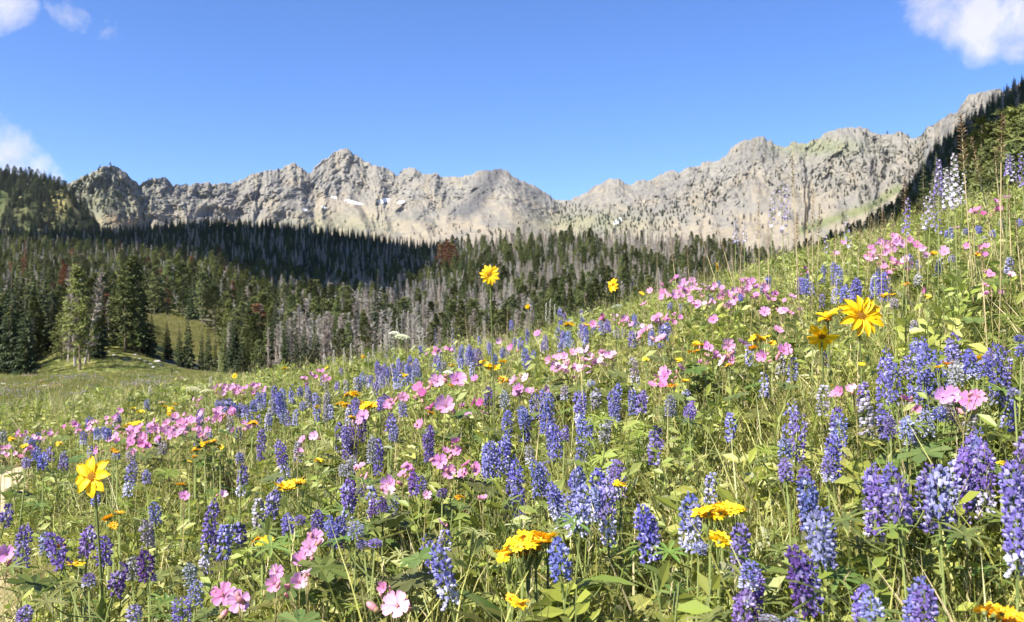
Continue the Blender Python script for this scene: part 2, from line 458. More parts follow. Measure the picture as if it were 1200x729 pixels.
# back side
back = np.linspace(.04, 1, 14)[:, None]
Yb = Ydisp[-1][None] + back * 900; Zb = Zm[-1][None] - back * 520 + 25 * fbm(U_[:14] / 20, back * 4, 3) * back; Xb = Xm[-1][None] * (1 + back * .1)
P = np.stack([np.vstack([Xm, Xb]), np.vstack([Ydisp, Yb]), np.vstack([Zm, Zb])], -1)
Vm = HOR - PX * Rm
tan_ = np.array([.240, .207, .157]); gry = np.array([.178, .167, .145]); drk = np.array([.095, .092, .09]); grn = np.array([.11, .125, .05]); yel = np.array([.215, .18, .12]); wht = np.array([.80, .82, .86]); och = np.array([.34, .22, .11])
f1 = sstep(-.25, .3, fbm(U_ / 40 + 9, S_ * 5 + 2, 6, .65) + .7 * (.55 - S_))
col = gry * (1 - f1[..., None]) + tan_ * f1[..., None]
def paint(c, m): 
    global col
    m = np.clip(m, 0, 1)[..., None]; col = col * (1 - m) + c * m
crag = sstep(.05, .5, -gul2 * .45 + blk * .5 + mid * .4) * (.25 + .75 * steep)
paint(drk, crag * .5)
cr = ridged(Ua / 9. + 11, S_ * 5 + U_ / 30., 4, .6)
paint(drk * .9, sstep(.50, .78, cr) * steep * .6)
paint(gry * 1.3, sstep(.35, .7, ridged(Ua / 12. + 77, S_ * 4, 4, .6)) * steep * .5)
paint(yel, .8 * sstep(.1, .45, fbm(Ua / 14 + 70, S_ * 2.6, 5)) * .55)
def zone(u0, v0, ru, rv, k=.8): return np.exp(-(((U_ - u0) / ru) ** 2 + ((Vm - v0) / rv) ** 2) * k)
# dark dike on the middle mountain
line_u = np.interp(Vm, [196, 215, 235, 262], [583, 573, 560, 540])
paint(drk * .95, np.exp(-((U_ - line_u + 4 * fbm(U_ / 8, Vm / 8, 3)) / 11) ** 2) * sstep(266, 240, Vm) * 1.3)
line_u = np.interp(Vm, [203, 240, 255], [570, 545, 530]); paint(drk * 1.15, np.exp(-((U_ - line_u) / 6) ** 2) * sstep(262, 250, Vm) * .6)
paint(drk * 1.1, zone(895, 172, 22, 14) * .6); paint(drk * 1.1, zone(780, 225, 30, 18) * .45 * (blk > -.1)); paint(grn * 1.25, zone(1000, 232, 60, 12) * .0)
# grassy streaks
ln = np.interp(U_, [940, 980, 1020, 1050], [270, 256, 243, 222]); paint(grn * 1.15, np.exp(-((Vm - ln) / 6) ** 2) * (U_ > 935) * (U_ < 1056) * .85)
paint(grn * 1.4, zone(960, 172, 45, 9) * .55); paint(grn * 1.2, zone(400, 265, 60, 12) * .4 * (blk > -.2)); paint(grn * 1.1, zone(120, 240, 50, 40) * .5); paint(och, zone(135, 258, 12, 6) * .8 * (blk > -.15)); paint(och, zone(152, 262, 8, 5) * .8)
paint(grn * 1.2, zone(690, 262, 60, 12) * .45)
# snow patches
for (u0, v0, a, b) in [(414, 237, 9, 2.0), (450, 235, 8, 2.6), (470, 237, 4, 1.6), (380, 243, 3, 1.2), (358, 246, 2.5, 1.6),  (723, 260, 4, 2.4), (727, 257, 2.5, 2.5), (391, 231, 3, 1.0)]:
    d = np.sqrt(((U_ - u0) / a) ** 2 + ((Vm - v0 - .25 * (U_ - u0) * (1 if u0 < 440 else -.6)) / b) ** 2) + .5 * fbm(U_ / 5, Vm / 3, 3)
    paint(wht, sstep(1.2, .8, d) * .85)
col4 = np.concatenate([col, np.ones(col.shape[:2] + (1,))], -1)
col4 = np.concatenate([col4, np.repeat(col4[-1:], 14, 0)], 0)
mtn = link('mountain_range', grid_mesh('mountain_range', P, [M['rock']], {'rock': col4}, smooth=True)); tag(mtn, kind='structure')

# left hill in front of the range
HK = np.array([(-500, 150), (-200, 180), (0, 204), (40, 208), (60, 213), (78, 221), (88, 232), (100, 246), (112, 266), (125, 285), (150, 320), (200, 360)], float)
hu = np.linspace(-500, 200, 360); hsn = np.linspace(0, 1, 140)
hr = (HOR - np.interp(hu, HK[:, 0], HK[:, 1])) / PX
HS, HU = np.meshgrid(hsn, hu, indexing='ij')
HY = 750 + 330 * HS - (28 * ridged(HU / 38 + HS * 1.2, HS * 2, 4) + 9 * fbm(HU / 9, HS * 9, 4)) * np.sin(math.pi * HS)
HR = .02 + (hr - .02)[None] * HS ** 1.05
HP = np.stack([(HU - 600) / PX * HY, HY, HR * HY], -1)
bk = np.linspace(.05, 1, 10)[:, None]
HB = np.stack([HP[-1][None, :, 0] + 0 * bk, HP[-1][None, :, 1] + 300 * bk, HP[-1][None, :, 2] - 220 * bk], -1)
hf = sstep(-.2, .35, fbm(HU / 30, HS * 4, 5))[..., None]
hc = np.array([.06, .078, .03]) * (1 - hf) + np.array([.10, .10, .045]) * hf  # greens set darker so the colour stands in for shade on this hill
ho = (sstep(.2, .4, fbm(HU / 14 + 5, HS * 7, 4)) * .6)[..., None]
hc = hc * (1 - ho) + np.array([.19, .155, .105]) * ho
HV = HOR - PX * HR
ye = (np.exp(-((HU - 68) / 16) ** 2 - ((HV - 238) / 16) ** 2) * .8)[..., None]; hc = hc * (1 - ye) + np.array([.40, .33, .12]) * ye
hc = np.concatenate([hc, np.ones(hc.shape[:2] + (1,))], -1); hc = np.concatenate([hc, np.repeat(hc[-1:], 10, 0)], 0)
lh = link('hillside', grid_mesh('hillside', np.concatenate([HP, HB], 0), [M['rock']], {'rock': hc})); tag(lh, kind='structure')

# ------------------------------------------------------------------ scatter (uncountable stuff only)
SOLID = {}
def solid(mat, col):
    """the same material with the colour written in, for meshes that are set on points"""
    if not mat.get('by_object'): return mat
    key = (mat.name, tuple(col))
    if key not in SOLID:
        c = mat.copy(); c['by_object'] = 0; t = c.node_tree
        sc_ = [n for n in t.nodes if n.type == 'VECT_MATH' and n.operation == 'SCALE'][0]
        for l in list(sc_.inputs[0].links): t.links.remove(l)
        sc_.inputs[0].default_value = col
        SOLID[key] = c
    return SOLID[key]
def scatter(name, pts, rots, scl, idx, meshes, cols, label, cat):
    """one object whose modifier sets meshes on its points"""
    src = bpy.data.collections.new(name + '_kinds')
    for i, me in enumerate(meshes):
        me = me.copy()
        for k, mm in enumerate(me.materials): me.materials[k] = solid(mm, cols[i])
        o = bpy.data.objects.new('%s_kind_%02d' % (name, i), me); src.objects.link(o)
    me = bpy.data.meshes.new(name)
    n = len(pts)
    me.vertices.add(n); me.vertices.foreach_set('co', np.asarray(pts, np.float32).reshape(-1))
    a = me.attributes.new('rot', 'FLOAT_VECTOR', 'POINT'); a.data.foreach_set('vector', np.asarray(rots, np.float32).reshape(-1))
    s = np.asarray(scl, np.float32)
    if s.ndim == 1: s = np.repeat(s[:, None], 3, 1)
    a = me.attributes.new('scl', 'FLOAT_VECTOR', 'POINT'); a.data.foreach_set('vector', s.reshape(-1))
    a = me.attributes.new('idx', 'INT', 'POINT'); a.data.foreach_set('value', np.asarray(idx, np.int32))
    o = link(name, me)
    g = bpy.data.node_groups.new(name, 'GeometryNodeTree')
    g.interface.new_socket('Geometry', in_out='INPUT', socket_type='NodeSocketGeometry')
    g.interface.new_socket('Geometry', in_out='OUTPUT', socket_type='NodeSocketGeometry')
    gi = g.nodes.new('NodeGroupInput'); go = g.nodes.new('NodeGroupOutput')
    iop = g.nodes.new('GeometryNodeInstanceOnPoints')
    ci = g.nodes.new('GeometryNodeCollectionInfo'); ci.inputs['Collection'].default_value = src
    ci.inputs['Separate Children'].default_value = True; ci.inputs['Reset Children'].default_value = True
    def na(nm, ty):
        x = g.nodes.new('GeometryNodeInputNamedAttribute'); x.data_type = ty; x.inputs['Name'].default_value = nm
        return x.outputs['Attribute']
    e2r = g.nodes.new('FunctionNodeEulerToRotation')
    g.links.new(na('rot', 'FLOAT_VECTOR'), e2r.inputs[0])
    g.links.new(gi.outputs[0], iop.inputs['Points'])
    g.links.new(ci.outputs[0], iop.inputs['Instance'])
    iop.inputs['Pick Instance'].default_value = True
    g.links.new(na('idx', 'INT'), iop.inputs['Instance Index'])
    g.links.new(e2r.outputs[0], iop.inputs['Rotation'])
    g.links.new(na('scl', 'FLOAT_VECTOR'), iop.inputs['Scale'])
    g.links.new(iop.outputs[0], go.inputs[0])
    md = o.modifiers.new('scatter', 'NODES'); md.node_group = g
    tag(o, label, cat, kind='stuff')
    return o
#PART2

# ------------------------------------------------------------------ conifers (all about 12 m tall, foot at the origin)
def sph(az, el=0.0): return Vector((math.cos(az) * math.cos(el), math.sin(az) * math.cos(el), math.sin(el)))
def U(a, b): return random.uniform(a, b)
def spruce(seed, R0=1.75, H=12.0, levels=34, bare=0.0, sparse=1.0):
    random.seed(seed); b = MB()
    for L in range(levels):
        f = L / (levels - 1); z = H * (.04 + .94 * f)
        if f < bare: continue
        rad = R0 * (1 - f) ** .85 * U(.82, 1.15) + .10
        n = max(4, int((9 - 4 * f) * sparse))
        a0 = U(0, 6.28)
        for k in range(n):
            az = a0 + 6.283 * k / n + U(-.35, .35); r = rad * U(.6, 1.15)
            d = sph(az); side = Vector((-d.y, d.x, 0)); droop = U(.12, .38) * r
            tone = U(.12, .62)
            z0 = z + U(-.12, .12)
            tip = d * r + Vector((0, 0, z0 - droop))
            root = Vector((0, 0, z0))
            w = .30 * r * U(.8, 1.2) + .05
            mid = root.lerp(tip, .55) + Vector((0, 0, .06 * r))
            # frond of ragged sprays on each side of the branch
            m = 4
            vs = [root, tip]; fs = []
            for j in range(m):
                p = root.lerp(tip, .18 + .74 * j / m) + Vector((0, 0, .05 * r))
                q = root.lerp(tip, min(1, .40 + .74 * j / m))
                for s in (-1, 1):
                    e = q + side * s * w * U(.6, 1.25) * (1 - .55 * j / m) - Vector((0, 0, U(.02, .20) * r + .04))
                    i0 = len(vs); vs += [p, q, e]; fs.append((i0, i0 + 1, i0 + 2))
            i0 = len(vs); vs += [mid - side * w * .15, mid + side * w * .15, tip + Vector((0, 0, .03))]; fs.append((i0, i0 + 1, i0 + 2))
            i0 = len(vs); vs += [root.lerp(tip, .3), tip, root.lerp(tip, .7) - Vector((0, 0, .18 * r + .1))]; fs.append((i0, i0 + 1, i0 + 2))
            b.add(vs, fs, 0, tone)
    b.strip([(0, 0, H * .95), (0, 0, H)], [.05, 0], Vector((1, 0, 0)), 0, .5)
    return b.mesh('spruce_crown', [M['needles']])
def trunk_mesh(H=12.0, r=.16, seed=0, tone=.4):
    random.seed(seed); b = MB()
    pts = [(0, 0, -.6)] + [(U(-.03, .03), U(-.03, .03), H * i / 7) for i in range(8)]
    b.tube(pts, [r * 1.25] + [r * (1.1 - i / 7 * .98) for i in range(8)], 6, 0, tone)
    return b.mesh('tree_trunk', [M['bark']])
def pine(seed, H=12.0, Rm_=2.1, low=.05):
    random.seed(seed); b = MB()
    for k in range(250):
        f = U(low, 1) ** .95; z = H * f
        prof = min(1, (1.06 - f) * 1.9) ** .8 * (.75 + .25 * min(1, f * 4))
        az = U(0, 6.28); r = Rm_ * max(.12, prof) * U(.35, 1.05)
        c = Vector((math.cos(az) * r, math.sin(az) * r, z + r * .18)); tone = U(.1, .75)
        s = U(.28, .55)
        for j in range(13):
            d = Vector((U(-1, 1), U(-1, 1), U(-.35, 1))).normalized(); o = d.orthogonal().normalized() * s * .22
            p = c + Vector((U(-1, 1), U(-1, 1), U(-.6, .6))) * s * .5
            i0 = len(b.v); b.add([p - o, p + o, p + d * s * U(.7, 1.2)], [(0, 1, 2)], 0, min(1, max(0, tone + U(-.12, .12))))
        if k % 2 == 0:
            b.tube([(0, 0, z - r * .25), tuple(c)], [.04, .012], 3, 1, .4, False)
    return b.mesh('pine_crown', [M['needles'], M['bark']])
def snag(seed, H=12.0, R0=1.0, n=90, up=.55):
    random.seed(seed); b = MB()
    for k in range(n):
        f = U(.14, .99); z = H * f; az = U(0, 6.28); r = R0 * (1.05 - f) ** .6 * U(.4, 1.1)
        d = sph(az); tone = U(.35, .95)
        p0 = Vector((0, 0, z)); p1 = d * r * .55 + Vector((0, 0, z - .05 * r)); p2 = d * r + Vector((0, 0, z + up * r * U(.4, 1.2)))
        w = .055 + .03 * (1 - f)
        b.tube([p0, p1, p2], [w, w * .7, .008], 3, 0, tone, False)
        for j in range(5):
            q = p0.lerp(p2, U(.3, .95)); e = q + (d * U(.1, .5) + Vector((U(-.5, .5), U(-.5, .5), U(-.1, .7)))) * .7
            b.tube([q, e], [.034, .012], 3, 0, tone, False)
    return b.mesh('snag_branches', [M['bark']])
SPR = [spruce(1, 1.8), spruce(2, 1.45), spruce(3, 1.2, levels=38), spruce(4, 1.65, bare=.08, sparse=.85), spruce(5, 2.2, levels=32)]
PIN = [pine(11), pine(12, Rm_=1.7, low=.12), pine(13, Rm_=2.6, low=.03), pine(14, Rm_=1.6, low=.2)]
SNG = [snag(21, R0=1.2, n=120), snag(22, R0=1.5, n=140), snag(23, R0=1.0, n=100, up=.9), snag(24, R0=1.3, n=90, up=.2)]
TRK = [trunk_mesh(seed=1), trunk_mesh(seed=2, r=.13)]
TRK_D = [trunk_mesh(seed=3, r=.16, tone=.8), trunk_mesh(seed=4, r=.12, tone=.9)]
def stuff_tree(crown, trunk, name):
    v = [tuple(x.co) for x in crown.vertices] ; f = [tuple(p.vertices) for p in crown.polygons]; mi = [0] * len(f)
    tn = [a.value for a in crown.attributes['tone'].data]
    if 'snag' not in crown.name:
        mi = [1 if p.material_index else 0 for p in crown.polygons]
    nb = len(v); v += [tuple(x.co) for x in trunk.vertices]; f += [tuple(nb + i for i in p.vertices) for p in trunk.polygons]
    tn += [a.value for a in trunk.attributes['tone'].data]
    if 'snag' in crown.name: mats = [M['bark'], M['bark']]
    else: mats = [M['needles'], M['bark']]
    mi += [1] * (len(f) - len(mi))
    return mesh_from(name, v, f, mats, mi, tn)

DG = (.044, .062, .025); MG = (.09, .116, .034); YG = (.15, .165, .04); OL = (.105, .118, .036); RB = (.24, .10, .05); GB = (.22, .18, .135); LG = (.30, .275, .235); BRN = (.17, .125, .10)

# ---- automatic wording: which thing, by its place beside landmarks one can find
LM = [('tall sunflower at lower left', 109, 559), ('golden cluster at bottom centre', 628, 637), ('sunflower against the forest', 574, 322), ('biggest sunflower', 1008, 371),
      ('golden cluster at lower right', 850, 598), ('sandy path', 12, 580), ('cream umbels', 232, 457), ('white flower spikes', 478, 375), ('dense pale geraniums', 675, 425),
      ('small sideways sunflower', 719, 334), ('pink geranium at far right', 1132, 468), ('white skyline larkspur', 1118, 200), ('golden cluster left of centre', 432, 475),
      ('broad golden cluster', 820, 405), ('bottom left corner', 0, 729), ('bottom right corner', 1200, 729), ('bottom edge geranium', 465, 712), ('snowiest patch of the peak', 414, 237),
      ('red-brown dead tree', 525, 303), ('lone spruce in the clearing', 197, 400), ('pale dead trunks at left', 92, 385), ('tall paired spruces mid forest', 446, 370), ('twin spruces at right', 1090, 220),
      ('gap between the mountains', 656, 240), ('dark-eyed magenta geraniums', 525, 455), ('leftmost forest edge', 0, 400), ('two geraniums at lower left', 272, 700), ('right edge of the photo', 1200, 330), ('pink geranium band', 800, 342)]
DIRS = ['right of', 'below right of', 'below', 'below left of', 'left of', 'above left of', 'above', 'above right of']
ORD = ['nearest', 'second', 'third', 'fourth', 'fifth', 'sixth', 'seventh', 'eighth', 'ninth', 'tenth', 'eleventh', 'twelfth', 'thirteenth', 'fourteenth', 'fifteenth', 'sixteenth', 'seventeenth', 'eighteenth', 'nineteenth', 'twentieth']
REG = []   # (object, kind phrase, look phrase, u, v)
def register(o, noun, look, u, v): REG.append((o, noun, look, u, v))
def write_labels():
    by = {}
    for r in REG: by.setdefault(r[1], []).append(r)
    for noun, rows in by.items():
        bins = {}
        for o, _, look, u, v in rows:
            best = min(((math.hypot(u - a, v - b), n, a, b) for n, a, b in LM if math.hypot(u - a, v - b) > 6))
            d, n, a, b = best
            k = int(round(math.degrees(math.atan2(v - b, u - a)) / 45)) % 8
            bins.setdefault((n, DIRS[k]), []).append((d, o, look))
        for (n, dr), L in bins.items():
            L.sort(key=lambda t: t[0])
            for i, (d, o, look) in enumerate(L):
                if i < 20:
                    o['label'] = '%s %s, %s %s the %s' % (look, noun, ORD[i], dr, n)
                else:
                    o['label'] = 'outlying %s, beyond the twentieth %s the %s' % (noun, dr, n)

# ------------------------------------------------------------------ forest
trees = []     # dict per tree: x, y, z, h(m), kind, var, colour
def solve_ground(u, v, y0=55, y1=700):
    t = (u - 600) / PX; ys_ = np.linspace(y0, y1, 1400); z = ground(t * ys_, ys_); vv = HOR - PX * z / ys_
    k = np.argmax(vv <= v) if (vv <= v).any() else len(ys_) - 1
    return t * ys_[k], ys_[k], float(z[k])
def add_tree(u, vb, px, kind, var, col, yfix=None, wid=1.0):
    if yfix: y = yfix; x = (u - 600) / PX * y; z = g1(x, y)
    else: x, y, z = solve_ground(u, vb)
    _, vg = proj(x, y, z)
    top = vb - px; h = (HOR - top) / PX * y - z
    trees.append(dict(x=x, y=y, z=z, h=h, kind=kind, var=var, col=col, hand=True, wid=wid, u=u))
H_ = add_tree
for row in [(-12, 439, 150, 's', 0, DG), (12, 440, 122, 's', 0, DG), (30, 440, 98, 's', 4, DG), (-30, 440, 130, 's', 4, DG), (4, 436, 60, 's', 3, MG), (50, 412, 112, 's', 1, DG), (22, 425, 112, 's', 1, DG),
            (62, 411, 88, 's', 0, DG), (58, 405, 40, 'p', 2, OL), (72, 423, 58, 'p', 2, YG), (88, 430, 118, 'd', 2, BRN), (94, 434, 122, 'p', 1, YG), (99, 428, 112, 'd', 0, BRN), (104, 424, 98, 'p', 1, OL), (80, 424, 88, 'd', 2, BRN), (112, 420, 95, 's', 0, DG), (118, 410, 72, 's', 3, DG), (36, 405, 110, 's', 3, MG),
            (30, 350, 70, 's', 2, RB), (76, 372, 62, 'p', 1, RB), (122, 372, 40, 's', 1, RB), (140, 405, 88, 's', 0, DG), (147, 412, 104, 'p', 0, OL), (158, 413, 112, 'p', 1, OL), (168, 414, 72, 's', 4, DG), (178, 419, 58, 's', 1, DG), (163, 416, 88, 's', 3, MG), (148, 408, 62, 's', 4, MG), (133, 404, 60, 'p', 0, OL),
            (197, 421, 47, 's', 0, DG), (201, 441, 16, 's', 1, MG), (210, 430, 52, 's', 1, DG), (221, 432, 66, 's', 0, DG), (236, 434, 52, 's', 2, DG), (244, 435, 58, 's', 1, DG), (252, 436, 48, 's', 2, MG), (262, 437, 56, 's', 0, MG), (272, 438, 64, 's', 0, DG), (283, 439, 50, 's', 4, DG), (191, 427, 13, 'p', 2, OL),
            (295, 438, 50, 'p', 2, OL), (303, 439, 42, 'p', 2, MG), (314, 439, 56, 'd', 2, BRN), (322, 439, 60, 'd', 0, BRN), (336, 439, 65, 's', 0, DG), (347, 439, 58, 's', 1, DG), (357, 439, 66, 's', 0, DG), (368, 438, 60, 's', 4, MG), (380, 436, 66, 'd', 0, BRN), (387, 436, 72, 'd', 2, BRN), (400, 434, 50, 'p', 2, OL), (408, 432, 55, 'p', 1, MG),
            (443, 425, 110, 's', 1, DG), (452, 424, 88, 's', 0, DG), (434, 424, 78, 's', 2, DG), (466, 420, 72, 's', 1, DG), (459, 422, 52, 's', 3, DG), (478, 420, 50, 'd', 1, GB), (492, 418, 55, 's', 2, DG), (506, 415, 50, 'd', 2, BRN), (520, 410, 60, 's', 2, DG), (545, 400, 72, 's', 3, DG), (558, 396, 60, 's', 2, MG),
            (517, 325, 40, 'p', 2, RB), (526, 327, 46, 'p', 0, RB), (532, 322, 36, 'p', 2, RB), (496, 330, 30, 's', 1, MG), (196, 371, 66, 'p', 0, MG), (214, 373, 66, 'p', 2, MG), (226, 376, 56, 's', 4, DG), (237, 381, 62, 'p', 1, MG), (252, 392, 58, 'p', 2, OL), (264, 402, 60, 'p', 2, OL), (186, 368, 60, 's', 4, DG), (174, 370, 62, 'p', 1, OL), (181, 372, 60, 'p', 1, OL),
            (645, 312, 52, 's', 1, DG), (608, 308, 42, 'p', 1, OL), (686, 312, 34, 's', 1, DG), (723, 312, 40, 's', 3, MG), (640, 372, 62, 's', 2, DG), (700, 365, 60, 's', 1, DG)]: H_(*row)
for u, vb, px, k, vr, c, yy in [(1083, 278, 92, 's', 1, MG, 118), (1097, 276, 98, 's', 1, MG, 112), (1072, 285, 52, 's', 2, DG, 150), (1110, 262, 60, 's', 2, MG, 130), (1150, 250, 110, 'p', 0, OL, 96), (1164, 244, 80, 'p', 2, OL, 88), (1178, 240, 112, 'p', 0, OL, 94), (1196, 236, 112, 'p', 2, YG, 90), (1210, 240, 120, 'p', 0, OL, 84),
                                 (1138, 258, 86, 'p', 2, OL, 104), (1126, 262, 50, 'p', 2, MG, 100), (1160, 250, 60, 'p', 2, YG, 80), (1186, 240, 70, 'p', 2, OL, 76), (1225, 235, 110, 'p', 1, MG, 92), (1245, 235, 130, 's', 0, DG, 90), (1142, 268, 40, 'p', 3, MG, 80), (1203, 235, 70, 'p', 2, MG, 72), (1270, 240, 140, 'p', 0, OL, 86), (1118, 275, 45, 'p', 2, OL, 110)]:
    H_(u, vb, px, k, vr, c, yy, 1.15 if k == 'p' else 1.0)
# filling by chance, thick enough to hide the forest floor
n_try = 170000
fy = np.sqrt(rng.uniform(95 ** 2, 640 ** 2, n_try)); ft = rng.uniform(-.78, .78, n_try); fx = ft * fy; fz = ground(fx, fy)
fu, fv = proj(fx, fy, fz)
ok = fv < np.interp(fu, FL[:, 0], FL[:, 1]) - 1
ok &= ~((fu > 150) & (fu < 268) & (fv > 361) & (fv < 440))
ok &= ~inpoly(fu, fv, CLEAR)
ok &= ~((fu > 1000) & (fy < 150) & (rng.random(n_try) < .6))
hx = np.array([t['x'] for t in trees]); hy = np.array([t['y'] for t in trees])
cell = {}
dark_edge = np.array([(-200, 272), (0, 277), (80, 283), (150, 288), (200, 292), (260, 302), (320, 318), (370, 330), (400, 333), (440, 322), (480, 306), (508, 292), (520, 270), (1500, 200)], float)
for i in np.where(ok)[0]:
    x, y, z, u, v = fx[i], fy[i], fz[i], fu[i], fv[i]
    sp = 1.9 if y < 180 else 2.2 + (y - 180) * .0035
    key = (int(x // sp), int(y // sp))
    if key in cell: continue
    if (np.hypot(hx - x, hy - y) < 2.2).any(): continue
    cell[key] = 1
    q = rng.random(); patch = fbm(np.array([x / 45.]), np.array([y / 60.]), 3)[0]
    ridge_top = y > yr(np.array([x / y]))[0] * .86
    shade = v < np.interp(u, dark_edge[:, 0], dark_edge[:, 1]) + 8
    if u < 330: live = .70 + .5 * patch
    elif u < 960: live = (.56 if u < 560 and y < 150 else .38 if u < 560 else .34) + 1.0 * patch
    else: live = .8
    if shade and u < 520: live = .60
    if u < 520 and ridge_top: live = .85
    h = rng.uniform(.72, 1.28) * float(np.interp(y, [95, 200, 600], [6.6, 7.0, 7.8]) if u < 505 else np.interp(y, [95, 200, 450], [6.0, 6.6, 7.6]) if u < 940 else np.interp(y, [95, 200, 450], [9.5, 8.5, 7.6]))
    if q < live:
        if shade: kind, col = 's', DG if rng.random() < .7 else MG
        elif u < 330:
            p = rng.random(); kind, col = ('s', DG) if p < .38 else ('p', OL) if p < .66 else ('p', YG) if p < .84 else ('s', MG) if p < .965 else ('p', RB)
        else:
            p = rng.random(); kind, col = ('s', DG) if p < .25 else ('s', MG) if p < .5 else ('p', OL) if p < .85 else ('p', MG)
        var = int(rng.integers(0, 5)) if kind == 's' else int(rng.integers(0, 4))
        if 520 < u < 960: h *= 1.1
    else:
        kind = 'd'; p = rng.random(); col = LG if p < .42 else GB if p < .8 else BRN; var = int(rng.integers(0, 4)); h *= rng.uniform(.6, 1.05)
    trees.append(dict(x=x, y=y, z=z, h=h, kind=kind, var=var, col=col, hand=False, wid=float(rng.uniform(.85, 1.3)), u=u))
KMESH = {'s': SPR, 'p': PIN, 'd': SNG}
STUFF = {k: [stuff_tree(m, (TRK if k != 'd' else TRK_D)[0], 'far_' + m.name) for m in L] for k, L in KMESH.items()}
for t in trees: t['px'] = t['h'] / t['y'] * PX; t['infr'] = abs(t['x'] / t['y']) < .63
# hidden ones low behind the meadow hill are last
live_idx = sorted([i for i, t in enumerate(trees) if t['kind'] != 'd' and t['infr']], key=lambda i: (-trees[i]['hand'], -trees[i]['px']))
dead_idx = sorted([i for i, t in enumerate(trees) if t['kind'] == 'd' and t['infr']], key=lambda i: (-trees[i]['hand'], -trees[i]['px']))
as_thing = set(live_idx[:296]) | set(dead_idx[:240])
LOOK = {('s', DG): 'dark green', ('s', MG): 'mid green', ('p', OL): 'olive green', ('p', YG): 'bright yellow-green', ('p', MG): 'mid green', ('s', RB): 'rust-red dead', ('p', RB): 'rust-red dead', ('d', LG): 'pale grey bare', ('d', GB): 'grey-brown bare', ('d', BRN): 'brown bare', ('s', YG): 'bright'}
stf = {'p': [], 'cols': [], 'i': [], 'r': [], 's': []}
kinds_list = []; kind_key = {}
def kind_index(k, var, col):
    key = (k, var, col)
    if key not in kind_key: kind_key[key] = len(kinds_list); kinds_list.append((STUFF[k][var], col))
    return kind_key[key]
PROTO = {}
def tree_proto(k, var, col):
    key = (k, var, col)
    nm = {'s': 'spruce_tree', 'p': 'pine_tree', 'd': 'dead_tree'}[k]
    e = bpy.data.objects.new(nm, None)
    tr = bpy.data.objects.new('trunk', (TRK_D if k == 'd' else TRK)[var % 2])
    cr = bpy.data.objects.new('branches' if k == 'd' else 'crown', KMESH[k][var])
    for o in (tr, cr): o.color = (*col, 1)
    if k != 'd': tr.color = (.20, .15, .11, 1)
    PROTO[key] = (e, [tr, cr]); return PROTO[key]
def instance(proto, loc, rot, scl):
    e, parts = proto
    r = e.copy(); C.objects.link(r); r.location = loc; r.rotation_mode = 'QUATERNION' if isinstance(rot, Quaternion) else 'XYZ'
    if isinstance(rot, Quaternion): r.rotation_quaternion = rot
    else: r.rotation_euler = rot
    r.scale = scl
    ps = []
    for p in parts:
        c = p.copy(); C.objects.link(c); c.parent = r; ps.append(c)
    return r, ps
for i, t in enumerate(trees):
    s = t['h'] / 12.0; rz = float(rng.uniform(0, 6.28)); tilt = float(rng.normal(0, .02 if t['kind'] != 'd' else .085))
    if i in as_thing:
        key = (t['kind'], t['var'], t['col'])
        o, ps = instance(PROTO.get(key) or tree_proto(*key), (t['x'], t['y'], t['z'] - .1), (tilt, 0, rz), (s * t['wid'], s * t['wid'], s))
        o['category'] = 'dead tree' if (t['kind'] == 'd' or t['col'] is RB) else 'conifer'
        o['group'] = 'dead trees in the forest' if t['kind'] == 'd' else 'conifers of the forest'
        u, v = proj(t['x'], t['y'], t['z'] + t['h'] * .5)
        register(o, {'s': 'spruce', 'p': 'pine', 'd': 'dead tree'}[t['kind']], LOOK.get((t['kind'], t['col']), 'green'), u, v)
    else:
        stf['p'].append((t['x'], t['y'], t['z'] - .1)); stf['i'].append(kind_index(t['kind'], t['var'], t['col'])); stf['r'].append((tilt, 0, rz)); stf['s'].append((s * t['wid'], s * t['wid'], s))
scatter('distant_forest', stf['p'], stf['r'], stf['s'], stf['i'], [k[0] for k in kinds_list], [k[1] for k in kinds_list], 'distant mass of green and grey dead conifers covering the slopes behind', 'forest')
# small trees dotted over the mountains and the left hill
pts = []; scl = []; ids = []
flat_u = U_.ravel(); flat_v = Vm.ravel(); FP = P[:nvv].reshape(-1, 3)
def zz(u0, v0, ru, rv): return np.exp(-(((flat_u - u0) / ru) ** 2 + ((flat_v - v0) / rv) ** 2))
dens = .95 * zz(118, 225, 45, 30) * (fbm(flat_u / 9, flat_v / 9, 3) > -.15) + .3 * zz(105, 212, 18, 14) + 1.0 * zz(690, 256, 55, 9) + .9 * zz(655, 246, 22, 6) + .9 * zz(740, 268, 40, 8) + .9 * zz(830, 225, 30, 22) * (fbm(flat_u / 14, flat_v / 10, 3) > 0) + .9 * zz(790, 250, 40, 12) + 1.0 * zz(1010, 200, 50, 34) * (fbm(flat_u / 16, flat_v / 12, 3) > -.1) \
    + .5 * zz(900, 205, 40, 12) * (fbm(flat_u / 10, flat_v / 6, 3) > .05) + .8 * zz(960, 212, 30, 10) + .22 * zz(860, 262, 90, 12) + .45 * zz(450, 268, 60, 8) * (fbm(flat_u / 8, flat_v / 5, 3) > .1) + .5 * zz(1070, 190, 22, 30) + .4 * zz(560, 272, 60, 6)
